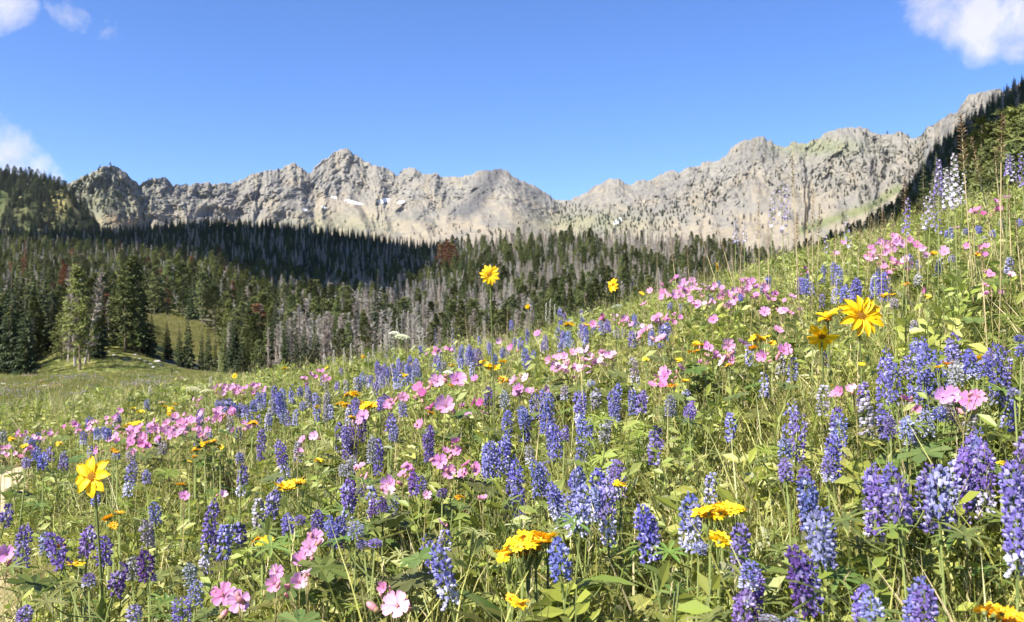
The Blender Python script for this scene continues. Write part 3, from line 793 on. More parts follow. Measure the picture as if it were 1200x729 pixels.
# equalise by area, about one try per pixel of the picture
pick = rng.random(len(dens)) < np.clip(dens, 0, 1) * .026
for p in FP[pick]:
    pts.append(p); h = rng.uniform(6, 11.5); scl.append((h / 12 * 1.3, h / 12 * 1.3, h / 12)); ids.append(int(rng.integers(0, 3)))
n1_ = len(pts)
HPf = HP.reshape(-1, 3); HUf = HU.ravel(); HVf = HV.ravel()
hd = .9 * sstep(14, 2, HVf - np.interp(HUf, HK[:, 0], HK[:, 1])) + .75 * (HUf < 62) * sstep(36, 8, HVf - np.interp(HUf, HK[:, 0], HK[:, 1])) + .6 * (fbm(HUf / 12, HVf / 10, 3) > .0) + .8 * np.exp(-((HUf - 52) / 14) ** 2 - ((HVf - 235) / 16) ** 2)
hd *= 1 - .9 * np.exp(-((HUf - 66) / 11) ** 2 - ((HVf - 234) / 14) ** 2)
pick = rng.random(len(hd)) < np.clip(hd, 0, 1) * .3
for p in HPf[pick]:
    pts.append(p); h = rng.uniform(8, 14); scl.append((h / 12 * 1.2, h / 12 * 1.2, h / 12)); ids.append(int(rng.integers(0, 3)))
scatter('mountain_trees', pts, [(0, 0, float(a)) for a in rng.uniform(0, 6.28, len(pts))], scl, ids, [STUFF['s'][0], STUFF['s'][4], STUFF['p'][2]], [(.05, .065, .032)] * 3, 'tiny dark conifers dotted over the rocky mountainsides', 'conifers')

# ------------------------------------------------------------------ clouds beyond the left of the picture: they shade the dark slopes
def cloud(name, poly, alt, rad, step, label):
    b = MB(); us = [p[0] for p in poly]; vs_ = [p[1] for p in poly]
    random.seed(5)
    for yy in np.arange(120, 640, step):
        for t in np.arange(-1.0, 1.1, step / yy):
            x = t * yy; z = g1(x, yy); u, v = proj(x, yy, z + 6)
            if not inpoly(np.array([u]), np.array([v]), poly)[0]: continue
            p = Vector((x, yy, z + 6)); q = p + SUN * (alt - p.z) / SUN.z
            r = rad * U(.85, 1.2)
            b.blob(q + Vector((U(-4, 4), U(-4, 4), U(0, 14))), Vector((r, 0, 0)), Vector((0, r, 0)), Vector((0, 0, r * .55)), 8, 6, 0, .5)
    m = bpy.data.materials.new('cloud_white'); m.use_nodes = True
    m.node_tree.nodes['Principled BSDF'].inputs['Base Color'].default_value = (.9, .9, .92, 1); m.node_tree.nodes['Principled BSDF'].inputs['Roughness'].default_value = 1
    me = b.mesh(name, [m], True)
    o = link(name, me); tag(o, label, 'cloud', kind='stuff')
cloud('cloud', [(-500, 200), (-500, 270), (0, 272), (80, 278), (150, 285), (200, 292), (260, 304), (320, 322), (370, 333), (400, 336), (440, 326), (480, 309), (516, 290), (512, 240), (400, 225), (0, 225)], 800, 15, 13, 'cloud whose shadow darkens the middle ridge of forest')
cloud('cloud', [(925, 305), (950, 285), (990, 268), (1040, 240), (1062, 205), (1085, 175), (1110, 145), (1140, 120), (1175, 95), (1205, 60), (1500, -150), (1500, 90), (1230, 118), (1200, 150), (1160, 165), (1120, 200), (1100, 255), (1040, 290), (960, 315)], 830, 13, 11, 'cloud whose shadow darkens the forested slope at right')

# ------------------------------------------------------------------ the air: a thin even haze round the whole place, the sky outside it
hm = bpy.data.materials.new('haze_air'); hm.use_nodes = True
ht = hm.node_tree; ht.nodes.clear(); ho_ = N(ht, 'ShaderNodeOutputMaterial'); pv = N(ht, 'ShaderNodeVolumePrincipled')
pv.inputs['Color'].default_value = (.86, .91, 1.0, 1); pv.inputs['Density'].default_value = .00002; pv.inputs['Anisotropy'].default_value = .2
ht.links.new(pv.outputs[0], ho_.inputs['Volume'])
zlo = min(float(P[..., 2].min()), float(HP[..., 2].min()), float(HB[..., 2].min()), float(Zg.min())) - 1
x1, y0_, y1_ = 5200., -500., 4600.
hb = MB(); hb.add([(a, b_, c) for c in (zlo, 690.) for b_ in (y0_, y1_) for a in (-x1, x1)], [(0, 2, 3, 1), (4, 5, 7, 6), (0, 1, 5, 4), (2, 6, 7, 3), (0, 4, 6, 2), (1, 3, 7, 5)])
hz = link('haze', hb.mesh('haze', [hm])); tag(hz, 'thin blue air between the meadow and the mountains', 'haze', kind='stuff')

# ------------------------------------------------------------------ meadow plants
def leaf_pts(p0, d, length, bend, n=4, up0=.2):
    """arching centre line starting at p0 along horizontal direction d"""
    pts = []; p = Vector(p0); el = up0
    for i in range(n + 1):
        pts.append(p.copy()); p = p + (d * math.cos(el) + Vector((0, 0, math.sin(el)))) * (length / n); el -= bend / n
    return pts
def palmate(b, c, normal, size, tone, nl=8, tilt=.25, wid=.13):
    """a lupine leaf: leaflets in a wheel round c"""
    n = Vector(normal).normalized(); a = n.orthogonal().normalized(); e = n.cross(a); a0 = U(0, 6.28)
    for k in range(nl):
        an = a0 + 6.283 * k / nl + U(-.1, .1); d = a * math.cos(an) + e * math.sin(an); side = n.cross(d)
        L = size * U(.8, 1.1); up = n
        pts = [c + d * L * f + up * L * (tilt * f - .28 * f * f) for f in (0, .3, .65, 1)]
        b.strip(pts, [L * .03, L * wid * .8, L * wid, 0], side, 0, min(1, max(0, tone + U(-.1, .1))), .35, up)
def stem_mesh(r, red=False):
    b = MB(); b.tube([(0, 0, 0), (.0, 0, .5), (0, 0, 1)], [r * 1.15, r, r * .8], 5, 0, .5); return b.mesh('stem', [M['stemred' if red else 'stem']], True)
STEM = stem_mesh(.0017); STEM_R = stem_mesh(.0010, True); STEM_T = stem_mesh(.0026)

def lupine_spike(seed, L, dens=1.0, fade=0.0, open_=1.0):
    """raceme of pea flowers along z from 0 to L"""
    random.seed(seed); b = MB()
    b.tube([(0, 0, -.02), (0, 0, L * .5), (0, 0, L * .98)], [.0022, .0018, .0007], 5, 1, .5)
    nw = int(L / .0068); ang = U(0, 6.28)
    for w in range(nw):
        f = (w + .3) / nw; z = L * f
        top = max(0, (f - .80) / .20)
        n = 7 if f < .9 else 5
        ped = (.0095 * (1 - top) + .001) * open_
        s = (.80 - .42 * top) * (1 - .10 * (1 - f))
        for k in range(n):
            if random.random() > dens * (1 - .25 * fade * (1 - f)): continue
            az = ang + 6.283 * k / n + U(-.2, .2); d = sph(az); up = Vector((0, 0, 1)); side = Vector((-d.y, d.x, 0))
            el = .18 + .9 * top + U(-.15, .15)
            o = (d * math.cos(el) + up * math.sin(el)); u2 = (up * math.cos(el) - d * math.sin(el))
            p = Vector((0, 0, z + U(-.0025, .0025))) + o * ped
            tone = U(.25, .60)
            if random.random() < .12: tone = U(.6, .72)
            if top > .45: tone = U(.15, .45)
            if fade > 0 and f < fade: tone = U(.7, .98)
            # keel and wings: a plump pouch
            b.blob(p + o * .0040 * s, side * .0023 * s, u2 * .0029 * s, o * .0050 * s, 6, 4, 0, tone)
            if top < .5:   # banner: two folded-back petals standing above the pouch
                t2 = min(1, tone + (.14 if random.random() < .4 else .0))
                for sd in (-1, 1):
                    q = p + o * .001
                    b.add([q, q + side * sd * .0048 * s + u2 * .0035 * s - o * .001, q + side * sd * .0042 * s + u2 * .0085 * s + o * .001, q + u2 * .0090 * s + o * .0032 * s], [(0, 1, 2, 3)], 0, [tone, tone, t2 * .8, t2])
            b.tube([(0, 0, z), tuple(p)], [.0006, .0006], 3, 1, .4, False)
        ang += .52
    bx_, by_ = U(-.09, .09), U(-.09, .09)
    for v in b.v:
        q = max(0, v.z / L) ** 2 * L; v.x += bx_ * q; v.y += by_ * q
    return b.mesh('lupine_flower_spike', [M['lupine'], M['stem']], False)
SPK = {}
for L in (.05, .075, .10, .135, .18):
    SPK[L] = [lupine_spike(int(L * 1000) + i, L, dens=(.97, .88, .78)[i]) for i in range(3)]
SPK_F = {L: [lupine_spike(int(L * 1000) + 50, L, dens=.8, fade=.34)] for L in (.075, .10, .135)}
SPK_S = {L: [lupine_spike(int(L * 1000) + 70, L, dens=.5, open_=1.3)] for L in (.10, .135, .18)}
def palm_leaf_mesh(seed):
    random.seed(seed); b = MB()
    d = Vector((1, 0, 0)); end = Vector((.055, 0, .035))
    b.tube([(0, 0, 0), (.03, 0, .012), tuple(end)], [.001, .001, .001], 4, 1, .4, False)
    palmate(b, end, (.25, U(-.2, .2), 1), .032, .5, 8, .25, .10)
    return b.mesh('palmate_leaf', [M['leaf'], M['stem']])
PLM = [palm_leaf_mesh(i) for i in range(3)]

def place(u, v, h, ymin=.75):
    """point of the sight line through (u, v) that stands h above the ground; on the skyline the best reachable"""
    t = (u - 600) / PX; s = (HOR - v) / PX
    ys_ = np.linspace(ymin, 11, 600); gz = ground(t * ys_, ys_); gap = s * ys_ - gz
    k = np.where(gap <= h)[0]
    if len(k): i = k[0]
    else:
        w = (ys_ > 3.2) & (ys_ < 9.5); i = np.where(w)[0][np.argmin(gap[w])]
    y = ys_[i]
    return Vector((t * y, y, s * y)), float(gz[i])
def foot_of(T, gz, tilt=(0, 0)):
    H = T.z - gz; fx_, fy_ = T.x - tilt[0] * H, T.y - tilt[1] * H
    F = Vector((fx_, fy_, g1(fx_, fy_) - .01)); d = T - F
    return F, d.length, Vector((0, 0, 1)).rotation_difference(d.normalized())

HUE = {'b': ((.172, .162, .48), 'blue'), 'v': ((.20, .135, .42), 'violet'), 'd': ((.15, .07, .29), 'deep purple'), 'p': ((.27, .26, .50), 'pale lavender'), 'w': ((.33, .30, .33), 'greyish withered')}
N_LUP = []
def jit(c, a=.12): return tuple(max(0, x * U(1 - a, 1 + a)) for x in c)
def lupine(u, v, px, hue, h=None, tilt=None, mode='', label=None, far=False):
    h = h or U(.30, .36)
    T, gz = place(u, v, h)
    L = px / PX * T.y
    L = min(L, (T.z - gz) * .75)
    fam = SPK_F if mode == 'f' else SPK_S if mode == 's' else SPK
    if mode == '' and random.random() < .16 and px > 14: fam = SPK_F
    key = min(fam, key=lambda k: abs(math.log(k / L) + .12))
    me = random.choice(fam[key])
    if tilt is None: tilt = (U(-.12, .12), U(-.1, .1))
    F, tot, q = foot_of(T, gz, tilt)
    col = jit(HUE[hue][0])
    e = bpy.data.objects.new('lupine', None); C.objects.link(e); e.location = F; e.rotation_mode = 'QUATERNION'; e.rotation_quaternion = q
    e['category'] = 'lupine'; e['group'] = 'lupines of the meadow'
    sp = link('flower_spike', me, e); sp.location = (0, 0, tot - L); kz = L / key; kx = max(.8, min(1.2, kz ** .6)) * (.88 if T.y < 2.4 else 1); 
    sp.scale = (kx, kx, kz); sp.rotation_euler = (0, 0, U(0, 6.28)); sp.color = (*col, 1)
    st = link('stem', STEM, e); st.scale = (1, 1, tot - L + .01)
    if T.y < 3.2 and not far:
        for k in range(3 if T.y < 2.2 else 2):
            zf = (tot - L) * (.35 + .25 * k + U(-.05, .05)); lf = link('leaf', PLM[k % 3], e); s = U(.8, 1.25)
            lf.location = (0, 0, zf); lf.rotation_euler = (0, 0, U(0, 6.28)); s *= 1.15; lf.scale = (s, s, s); lf.color = (*jit((.16, .20, .05), .2), 1)
    size = 'tall' if px > 60 else 'long' if px > 34 else 'short' if px > 18 else 'small'
    if mode == 'f': size = 'fading ' + size
    register(e, 'lupine spike', '%s %s' % (size, HUE[hue][1]), u, v + px / 2)
    if label: LABEL_FIX[e.name] = label
    N_LUP.append(e); return e
LABEL_FIX = {}
random.seed(3)
LUP = [ # u, top row, length px, hue[, tilt x, mode]
 (9, 593, 28, 'v', .25), (29, 616, 50, 'v'), (63, 627, 44, 'v', -.35), (52, 626, 26, 'p', -.1), (103, 620, 36, 'v'), (125, 631, 34, 'v', .1), (143, 663, 40, 'd', .3), (153, 655, 26, 'w'), (172, 648, 36, 'd'), (172, 612, 32, 'w'), (182, 590, 26, 'p'),
 (246, 583, 90, 'v', .05), (224, 662, 26, 'w'), (232, 680, 30, 'p', 0, 's'), (28, 712, 24, 'v'), (158, 709, 26, 'p'), (104, 672, 16, 'd'), (214, 700, 30, 'v', 0, 's'), (112, 578, 16, 'p'),
 (154, 540, 42, 'p', 0, 'f'), (154, 527, 16, 'w'), (171, 552, 16, 'p'), (191, 518, 16, 'w'), (74, 535, 18, 'v'), (42, 525, 16, 'b'), (50, 532, 20, 'b'), (32, 537, 13, 'p'), (37, 514, 11, 'b'), (44, 508, 12, 'b'), (98, 506, 16, 'v'), (105, 489, 13, 'b'), (113, 501, 15, 'b'), (122, 500, 15, 'b'), (127, 503, 13, 'b'), (138, 486, 10, 'v'), (172, 469, 12, 'p'), (3, 505, 14, 'w'), (136, 531, 8, 'p'),
 (286, 545, 37, 'v'), (281, 531, 13, 'p'), (256, 470, 13, 'p'), (262, 468, 16, 'b'), (268, 469, 17, 'b'), (275, 473, 12, 'b'), (282, 474, 16, 'p'), (288, 475, 15, 'b'), (235, 480, 14, 'b'), (297, 470, 14, 'b'), (235, 490, 10, 'v'),
 (309, 503, 38, 'v'), (329, 516, 46, 'v'), (320, 577, 32, 'v'), (327, 562, 18, 'p'), (308, 458, 24, 'b'), (303, 460, 20, 'b'), (322, 452, 34, 'b'), (331, 455, 30, 'p'), (326, 460, 30, 'b'), (332, 482, 16, 'p'), (316, 488, 12, 'p'), (352, 454, 12, 'b'), (382, 458, 38, 'w'), (373, 466, 8, 'w'), (355, 471, 10, 'p'),
 (398, 495, 36, 'v', 0, ''), (414, 490, 52, 'd', .02), (406, 500, 40, 'v'), (422, 488, 30, 'd'), (412, 536, 24, 'w'), (444, 514, 44, 'v', 0), (435, 512, 32, 'w'), (505, 499, 44, 'd', .05), (500, 508, 34, 'v'),
 (443, 422, 32, 'b'), (450, 425, 30, 'b'), (455, 430, 24, 'b'), (464, 434, 23, 'b'), (425, 438, 14, 'p'), (435, 440, 15, 'b'), (446, 430, 26, 'v'), (480, 417, 25, 'b'), (488, 420, 28, 'b'), (478, 426, 22, 'b'), (490, 434, 18, 'b'), (493, 405, 14, 'b'), (485, 425, 18, 'p'), (512, 416, 18, 'v'), (520, 424, 10, 'w'),
 (532, 404, 25, 'b'), (541, 404, 22, 'b'), (548, 404, 26, 'b'), (551, 408, 20, 'b'), (555, 409, 20, 'p'), (562, 408, 22, 'v'), (574, 402, 16, 'b'), (580, 416, 12, 'b'), (590, 408, 12, 'b'),
 (452, 463, 18, 'd'), (447, 467, 16, 'v'), (458, 487, 24, 'v'), (472, 472, 18, 'p'), (573, 455, 22, 'v'), (418, 468, 16, 'v'), (418, 478, 12, 'b'), (592, 459, 22, 'w'), (462, 500, 18, 'p'), (403, 545, 14, 'w'),
 (336, 604, 24, 'v'), (372, 599, 24, 'v'), (385, 606, 22, 'b', -.1), (398, 608, 36, 'b', .15), (392, 614, 24, 'b'), (410, 560, 40, 'd'), (405, 566, 32, 'v'), (425, 568, 16, 'v', .3), (440, 585, 22, 'd'), (449, 584, 18, 'd'), (463, 580, 24, 'p', .25, 's'), (417, 611, 20, 'p', 0, 's'), (425, 634, 8, 'v'), (485, 555, 28, 'd'), (494, 560, 20, 'd'), (518, 573, 10, 'd'), (440, 633, 8, 'v'), (352, 605, 10, 'v'),
 (504, 626, 90, 'b', -.25, 's'), (512, 640, 74, 'b', -.25),
 (618, 385, 22, 'b'), (603, 396, 14, 'b'), (610, 397, 13, 'b'), (615, 408, 22, 'b'), (618, 418, 16, 'v'), (625, 411, 10, 'b'), (639, 393, 18, 'v'), (655, 384, 30, 'b'), (660, 388, 22, 'b'), (667, 388, 20, 'p'), (657, 375, 12, 'b'), (668, 374, 10, 'p'), (658, 400, 14, 'b'), (682, 372, 14, 'b'), (687, 383, 20, 'b'), (684, 380, 18, 'v'), (695, 375, 18, 'b'), (704, 376, 17, 'p'), (711, 376, 15, 'v'), (722, 385, 14, 'w'), (744, 372, 10, 'b'), (764, 388, 18, 'b'), (774, 377, 32, 'b'), (780, 380, 20, 'b'), (600, 375, 12, 'b'), (656, 362, 10, 'b'), (662, 366, 10, 'v'), (682, 362, 12, 'v'), (785, 355, 8, 'p'), (743, 368, 8, 'b'),
 (612, 478, 40, 'b'), (617, 484, 36, 'b'), (626, 462, 34, 'b'), (634, 457, 46, 'b'), (643, 458, 46, 'b'), (640, 470, 40, 'b'), (645, 494, 50, 'b'), (651, 498, 40, 'b'), (662, 500, 18, 'v'), (677, 460, 40, 'b'), (684, 459, 42, 'b'), (684, 487, 56, 'b'), (690, 492, 40, 'b'), (721, 449, 48, 'b'), (717, 458, 38, 'b'), (743, 418, 36, 'w'), (742, 456, 32, 'b'), (753, 460, 26, 'v'), (708, 493, 28, 'w'), (697, 458, 24, 'w'), (804, 458, 16, 'p'), (812, 472, 24, 'v', .2), (806, 476, 14, 'v'), (785, 465, 25, 'w'), (693, 446, 8, 'p'), (662, 452, 18, 'w'), (620, 522, 22, 'w'),
 (593, 481, 34, 'b'), (589, 515, 44, 'b'), (576, 517, 50, 'b'), (571, 520, 40, 'b'), (595, 508, 40, 'b'), (600, 534, 84, 'b', .02), (607, 538, 76, 'b'), (613, 478, 20, 'b'), (628, 540, 44, 'b', -.1, ''), (636, 545, 36, 'p'), (652, 572, 50, 'p', -.15, 'f'), (645, 566, 44, 'b', -.2, 'f'), (664, 580, 50, 'p', -.2, 'f'), (678, 546, 64, 'b', 0, ''), (684, 568, 60, 'p', 0, 'f'), (672, 552, 50, 'b'), (703, 549, 60, 'b', 0, ''), (709, 560, 80, 'p', -.05, 'f'), (725, 540, 46, 'v'), (720, 548, 36, 'v'), (697, 573, 40, 'p', 0, 'f'),
 (752, 592, 68, 'b', -.15), (759, 600, 58, 'b', -.15, 'f'), (654, 636, 48, 'b', -.1), (808, 580, 70, 'b', 0, 'f'), (815, 590, 50, 'p', 0, 'f'), (819, 636, 14, 'p'), (866, 614, 60, 'v'), (880, 658, 34, 'b'), (886, 672, 28, 'v'), (876, 688, 52, 'd'), (871, 696, 44, 'v'),
 (926, 468, 74, 'b', .05, 's'), (935, 482, 64, 'v', 0, 's'), (918, 515, 26, 'p'), (981, 478, 40, 'd'), (983, 484, 50, 'b', 0, 's'), (974, 510, 56, 'b'), (970, 536, 30, 'v'), (1041, 407, 72, 'b', 0, 's'), (1034, 414, 70, 'b', 0, 's'), (1048, 425, 50, 'b', 0, 's'), (1078, 396, 84, 'b', 0, ''), (1085, 404, 76, 'b', 0, 's'), (1073, 408, 66, 'b', 0, 's'), (1095, 410, 70, 'b', 0, 's'), (1062, 420, 22, 'p'), (1037, 484, 34, 'b'), (1044, 490, 20, 'v'), (1062, 490, 26, 'p'), (1100, 478, 16, 'b'), (1085, 480, 34, 'p'), (1117, 480, 16, 'w'), (1117, 393, 32, 'v'), (1113, 402, 28, 'p'), (1136, 412, 28, 'b'), (1141, 425, 20, 'p'), (1168, 402, 74, 'b', 0, 's'), (1174, 406, 70, 'b', 0, 's'), (1155, 420, 24, 'b'), (1159, 410, 20, 'v'), (1122, 425, 30, 'w'), (1072, 398, 20, 'b'), (1197, 405, 14, 'b'), (1196, 393, 8, 'b'), (1188, 455, 10, 'p'), (1068, 505, 18, 'p'), (1108, 470, 14, 'w'),
 (940, 545, 80, 'v', -.1), (946, 560, 66, 'b', -.1), (966, 596, 74, 'b', -.05, ''), (960, 605, 60, 'p', -.05), (933, 641, 84, 'd', -.18), (943, 652, 72, 'v', -.18), (920, 540, 26, 'v'), (1018, 545, 90, 'v'), (1026, 550, 80, 'b'), (1033, 560, 70, 'v'), (1043, 545, 60, 'b'), (1049, 560, 58, 'v'), (1055, 570, 50, 'v'), (1092, 545, 80, 'v'), (1088, 556, 70, 'b'), (1097, 552, 60, 'p'), (1140, 502, 104, 'v'), (1148, 502, 110, 'b'), (1132, 512, 96, 'v'), (1124, 525, 92, 'v'), (1157, 520, 90, 'v'), (1118, 540, 80, 'p'),
 (1182, 550, 90, 'p', 0, ''), (1190, 540, 110, 'v'), (1198, 508, 100, 'v'), (1202, 560, 120, 'v'), (1194, 600, 78, 'v'), (1013, 692, 50, 'v'), (1020, 698, 44, 'p'), (1080, 681, 54, 'b'), (1086, 690, 44, 'v'), (925, 727, 40, 'p'), (903, 722, 12, 'w'), (1072, 700, 40, 'b'),
 (965, 311, 25, 'b'), (979, 307, 30, 'b'), (983, 312, 24, 'p'), (938, 325, 20, 'p'), (944, 328, 18, 'b'), (990, 336, 20, 'b'), (1002, 326, 26, 'b'), (1007, 330, 24, 'b'), (1030, 314, 42, 'b'), (1036, 318, 36, 'b'), (900, 325, 13, 'b'), (894, 335, 10, 'p'), (1163, 270, 9, 'b'), (1147, 265, 9, 'b'), (1195, 257, 10, 'b'), (1131, 268, 8, 'b'), (868, 345, 9, 'b'), (842, 330, 9, 'b'), (1115, 300, 8, 'p'), (1110, 270, 9, 'b'), (1075, 322, 14, 'w'), (1048, 350, 12, 'w'), (1072, 375, 16, 'w')]
for r in LUP:
    tx_ = (r[4], 0) if len(r) > 4 and r[4] else None
    lupine(r[0], r[1], r[2], r[3], tilt=(tx_[0], U(-.08, .08)) if tx_ else None, mode=r[5] if len(r) > 5 else '')
print('hand lupines', len(N_LUP))
# the rest of the band of small lupines: too many to count
def far_bits(spec, seed):
    random.seed(seed); P_, R_, S_2, I_ = [], [], [], []
    for (u0, u1, v0, v1, n, slope) in spec:
        for _ in range(n):
            u = U(u0, u1); v = U(v0, v1) + slope * (u - u0)
            T, gz = place(u, v, U(.24, .34), 1.6)
            P_.append((T.x, T.y, gz - .01)); H = T.z - gz; R_.append((U(-.1, .1), U(-.1, .1), U(0, 6.28))); S_2.append((1, 1, H / .42)); I_.append(random.randrange(4))
    return P_, R_, S_2, I_
def small_lupine(seed):
    random.seed(seed); b = MB(); L = .09
    b.tube([(0, 0, 0), (0, 0, .42)], [.002, .001], 4, 1, .5, False)
    for w in range(10):
        z = .42 - L + L * w / 10; r = .011 * (1 - .6 * max(0, (w - 6) / 4))
        for k in range(5):
            az = U(0, 6.28); d = sph(az); b.blob(d * r + Vector((0, 0, z)), Vector((.0045, 0, 0)), Vector((0, .0045, 0)), Vector((0, 0, .0045)), 4, 3, 0, U(.25, .75))
    return b.mesh('small_lupine', [M['lupine'], M['stem']])
SL = [small_lupine(i) for i in range(4)]
P_, R_, S_2, I_ = far_bits([(0, 330, 505, 535, 15, -.13), (250, 420, 462, 492, 21, -.1), (300, 560, 445, 470, 24, -.17), (560, 760, 392, 412, 20, -.14), (340, 440, 440, 460, 10, -.1), (420, 560, 415, 440, 15, -.1), (600, 760, 380, 400, 10, -.08), (780, 1000, 350, 380, 14, -.2), (850, 1190, 385, 480, 15, 0), (1000, 1190, 290, 350, 12, -.25), (200, 600, 500, 620, 10, 0), (650, 900, 440, 560, 6, 0)], 8)
scatter('distant_lupines', P_, R_, S_2, I_, SL, [HUE['b'][0], HUE['v'][0], HUE['p'][0], HUE['w'][0]], 'sprinkling of tiny blue and grey lupines among the meadow grass', 'lupines')

# ---- pink geraniums
def gflower(seed, cup=.35):
    """five rounded petals, 28 mm across, facing +Z"""
    random.seed(seed); b = MB(); R1 = .0145; QS = (-1, -.66, -.33, 0, .33, .66, 1)
    for k in range(5):
        a = 6.283 * k / 5 + U(-.08, .08); d = sph(a); s = Vector((-d.y, d.x, 0)); L = R1 * U(.9, 1.08); c = cup + U(-.12, .12)
        rows = [(0.06, .08), (.35, .28), (.65, .38), (.88, .43), (1.0, .22)]
        vs = []; tn = []
        for f, w in rows:
            for q in QS:
                z = c * L * (f ** 1.3) + .10 * L * abs(q) + (.04 * L * math.sin(q * 7 + k) if f > .6 else 0)
                notch = -.07 * L if (q == 0 and f > .95) else 0
                vs.append(d * (L * f + notch) + s * (w * L * q) + Vector((0, 0, z))); tn.append(.25 if f < .1 else ((.40 if abs(q) in (0, .66) else .54) if f < .7 else .52) + .08 * abs(q))
        fs = [(7 * i + j, 7 * i + j + 1, 7 * i + j + 8, 7 * i + j + 7) for i in range(4) for j in range(6)]
        b.add(vs, fs, 0, tn)
    for k in range(5):
        d = sph(U(0, 6.28)); b.tube([(0, 0, 0), tuple(d * .0018 + Vector((0, 0, .0045)))], [.0004, .0005], 3, 1, .9)
    b.blob((0, 0, -.0015), Vector((.002, 0, 0)), Vector((0, .002, 0)), Vector((0, 0, .003)), 5, 4, 1, .5)
    return b.mesh('geranium_flower', [M['geranium'], M['stemred']], True)
GF = [gflower(i, (.25, .5, .8, .35)[i]) for i in range(4)]
def bud_mesh():
    b = MB(); b.blob((0, 0, .004), Vector((.0032, 0, 0)), Vector((0, .0032, 0)), Vector((0, 0, .006)), 6, 5, 0, .4)
    b.blob((0, 0, 0), Vector((.003, 0, 0)), Vector((0, .003, 0)), Vector((0, 0, .003)), 6, 4, 1, .7); return b.mesh('geranium_bud', [M['geranium'], M['stemred']], True)
BUD = bud_mesh()
def lobed_leaf(seed):
    random.seed(seed); b = MB(); b.tube([(0, 0, 0), (.05, 0, .05)], [.0011, .0009], 4, 1, .5, False); c = Vector((.05, 0, .05)); n = Vector((.3, U(-.2, .2), 1)).normalized()
    a = n.orthogonal().normalized(); e = n.cross(a)
    for k in range(7):
        an = 6.283 * k / 7; d = a * math.cos(an) + e * math.sin(an); s = n.cross(d); L = .038 * U(.8, 1.1)
        b.strip([c, c + d * L * .5, c + d * L * .8, c + d * L], [.001, L * .22, L * .26, 0], s, 0, U(.4, .6), .3, n)
        for sd in (-1, 1): b.strip([c + d * L * .5, c + d * L * .72 + s * sd * L * .3], [L * .12, 0], s, 0, .5)
    return b.mesh('lobed_leaf', [M['leaf'], M['stemred']])
LOB = [lobed_leaf(i) for i in range(2)]
GCOL = {'m': (.60, .26, .48), 'h': (.60, .20, .43), 'l': (.78, .42, .58), 'r': (.44, .07, .27)}
def geranium(u, v, n, px, hue='m', spread=None, h=None, label=None, face=None):
    h = h or U(.30, .35); T, gz = place(u, v, h)
    F = Vector((T.x + U(-.03, .03), T.y + U(-.03, .03), 0)); F.z = g1(F.x, F.y) - .01
    e = bpy.data.objects.new('wild_geranium', None); C.objects.link(e); e.location = F
    e['category'] = 'geranium'; e['group'] = 'pink geraniums of the meadow'
    s = px / PX * T.y / .029
    s = max(.6, min(2.0, s)); n = n + 1 + n // 3 if n > 1 else n; s *= .84 if n > 1 else 1; sp_ = spread or px * .62 * math.sqrt(n)
    col = GCOL[hue]
    fork = (T - F) * .84 + Vector((0, 0, 0))
    def part_stem(a, b_, r=1.0):
        st = link('stem', STEM_R, e); d = b_ - a; st.location = a; st.rotation_mode = 'QUATERNION'; st.rotation_quaternion = Vector((0, 0, 1)).rotation_difference(d.normalized()); st.scale = (r, r, d.length)
    part_stem(Vector((0, 0, 0)), fork, 1.2)
    for k in range(n):
        if n == 1: off = Vector((0, 0, 0))
        else:
            a = U(0, 6.28); rr_ = math.sqrt(U(.05, 1)) * sp_ / PX * T.y
            off = Vector((math.cos(a) * rr_, U(-.6, .6) * rr_, math.sin(a) * rr_ * .55))
        fl = link('flower', random.choice(GF), e); p = T - F + off; fl.location = p
        if px > 17: face = (U(-.5, .3), -1, U(.2, .7))
        nrm = Vector(face) if face else Vector((U(-.9, .5), U(-1.2, .2), U(.1, .9)))
        fl.rotation_mode = 'QUATERNION'; fl.rotation_quaternion = Vector((0, 0, 1)).rotation_difference(nrm.normalized()) @ Quaternion((0, 0, 1), U(0, 6.28)); ss_ = s * U(.85, 1.15); fl.scale = (ss_,) * 3; fl.color = (*jit(col, .12), 1)
        if T.y < 5: part_stem(fork + Vector((0, 0, 0)), p - nrm.normalized() * .002, .8)
    if T.y < 4.5:
        for k in range(2 if n > 1 or px > 12 else 1):
            bd = link('bud', BUD, e); off = Vector((U(-1, 1), U(-1, 1), U(-1, .3))) * .02 * s; bd.location = T - F + off; bd.rotation_euler = (U(-1, 1), U(-1, 1), 0); bd.scale = (s * 1.1,) * 3; bd.color = (.72, .33, .36, 1)
            part_stem(fork, T - F + off, .8)
        for k in range(3 if T.y < 3 else 1):
            lf = link('leaf', LOB[k % 2], e); q = U(.8, 1.3); lf.location = (0, 0, (T.z - F.z) * U(.3, .75)); lf.rotation_euler = (0, 0, U(0, 6.28)); lf.scale = (q,) * 3; lf.color = (*jit((.125, .16, .04), .2), 1)
    nm = 'pink' if hue == 'm' else 'bright pink' if hue == 'h' else 'pale pink' if hue == 'l' else 'deep magenta'
    register(e, 'geranium', nm + (' single' if n == 1 else ' clustered' if n < 5 else ' massed'), u, v)
    return e
random.seed(5)
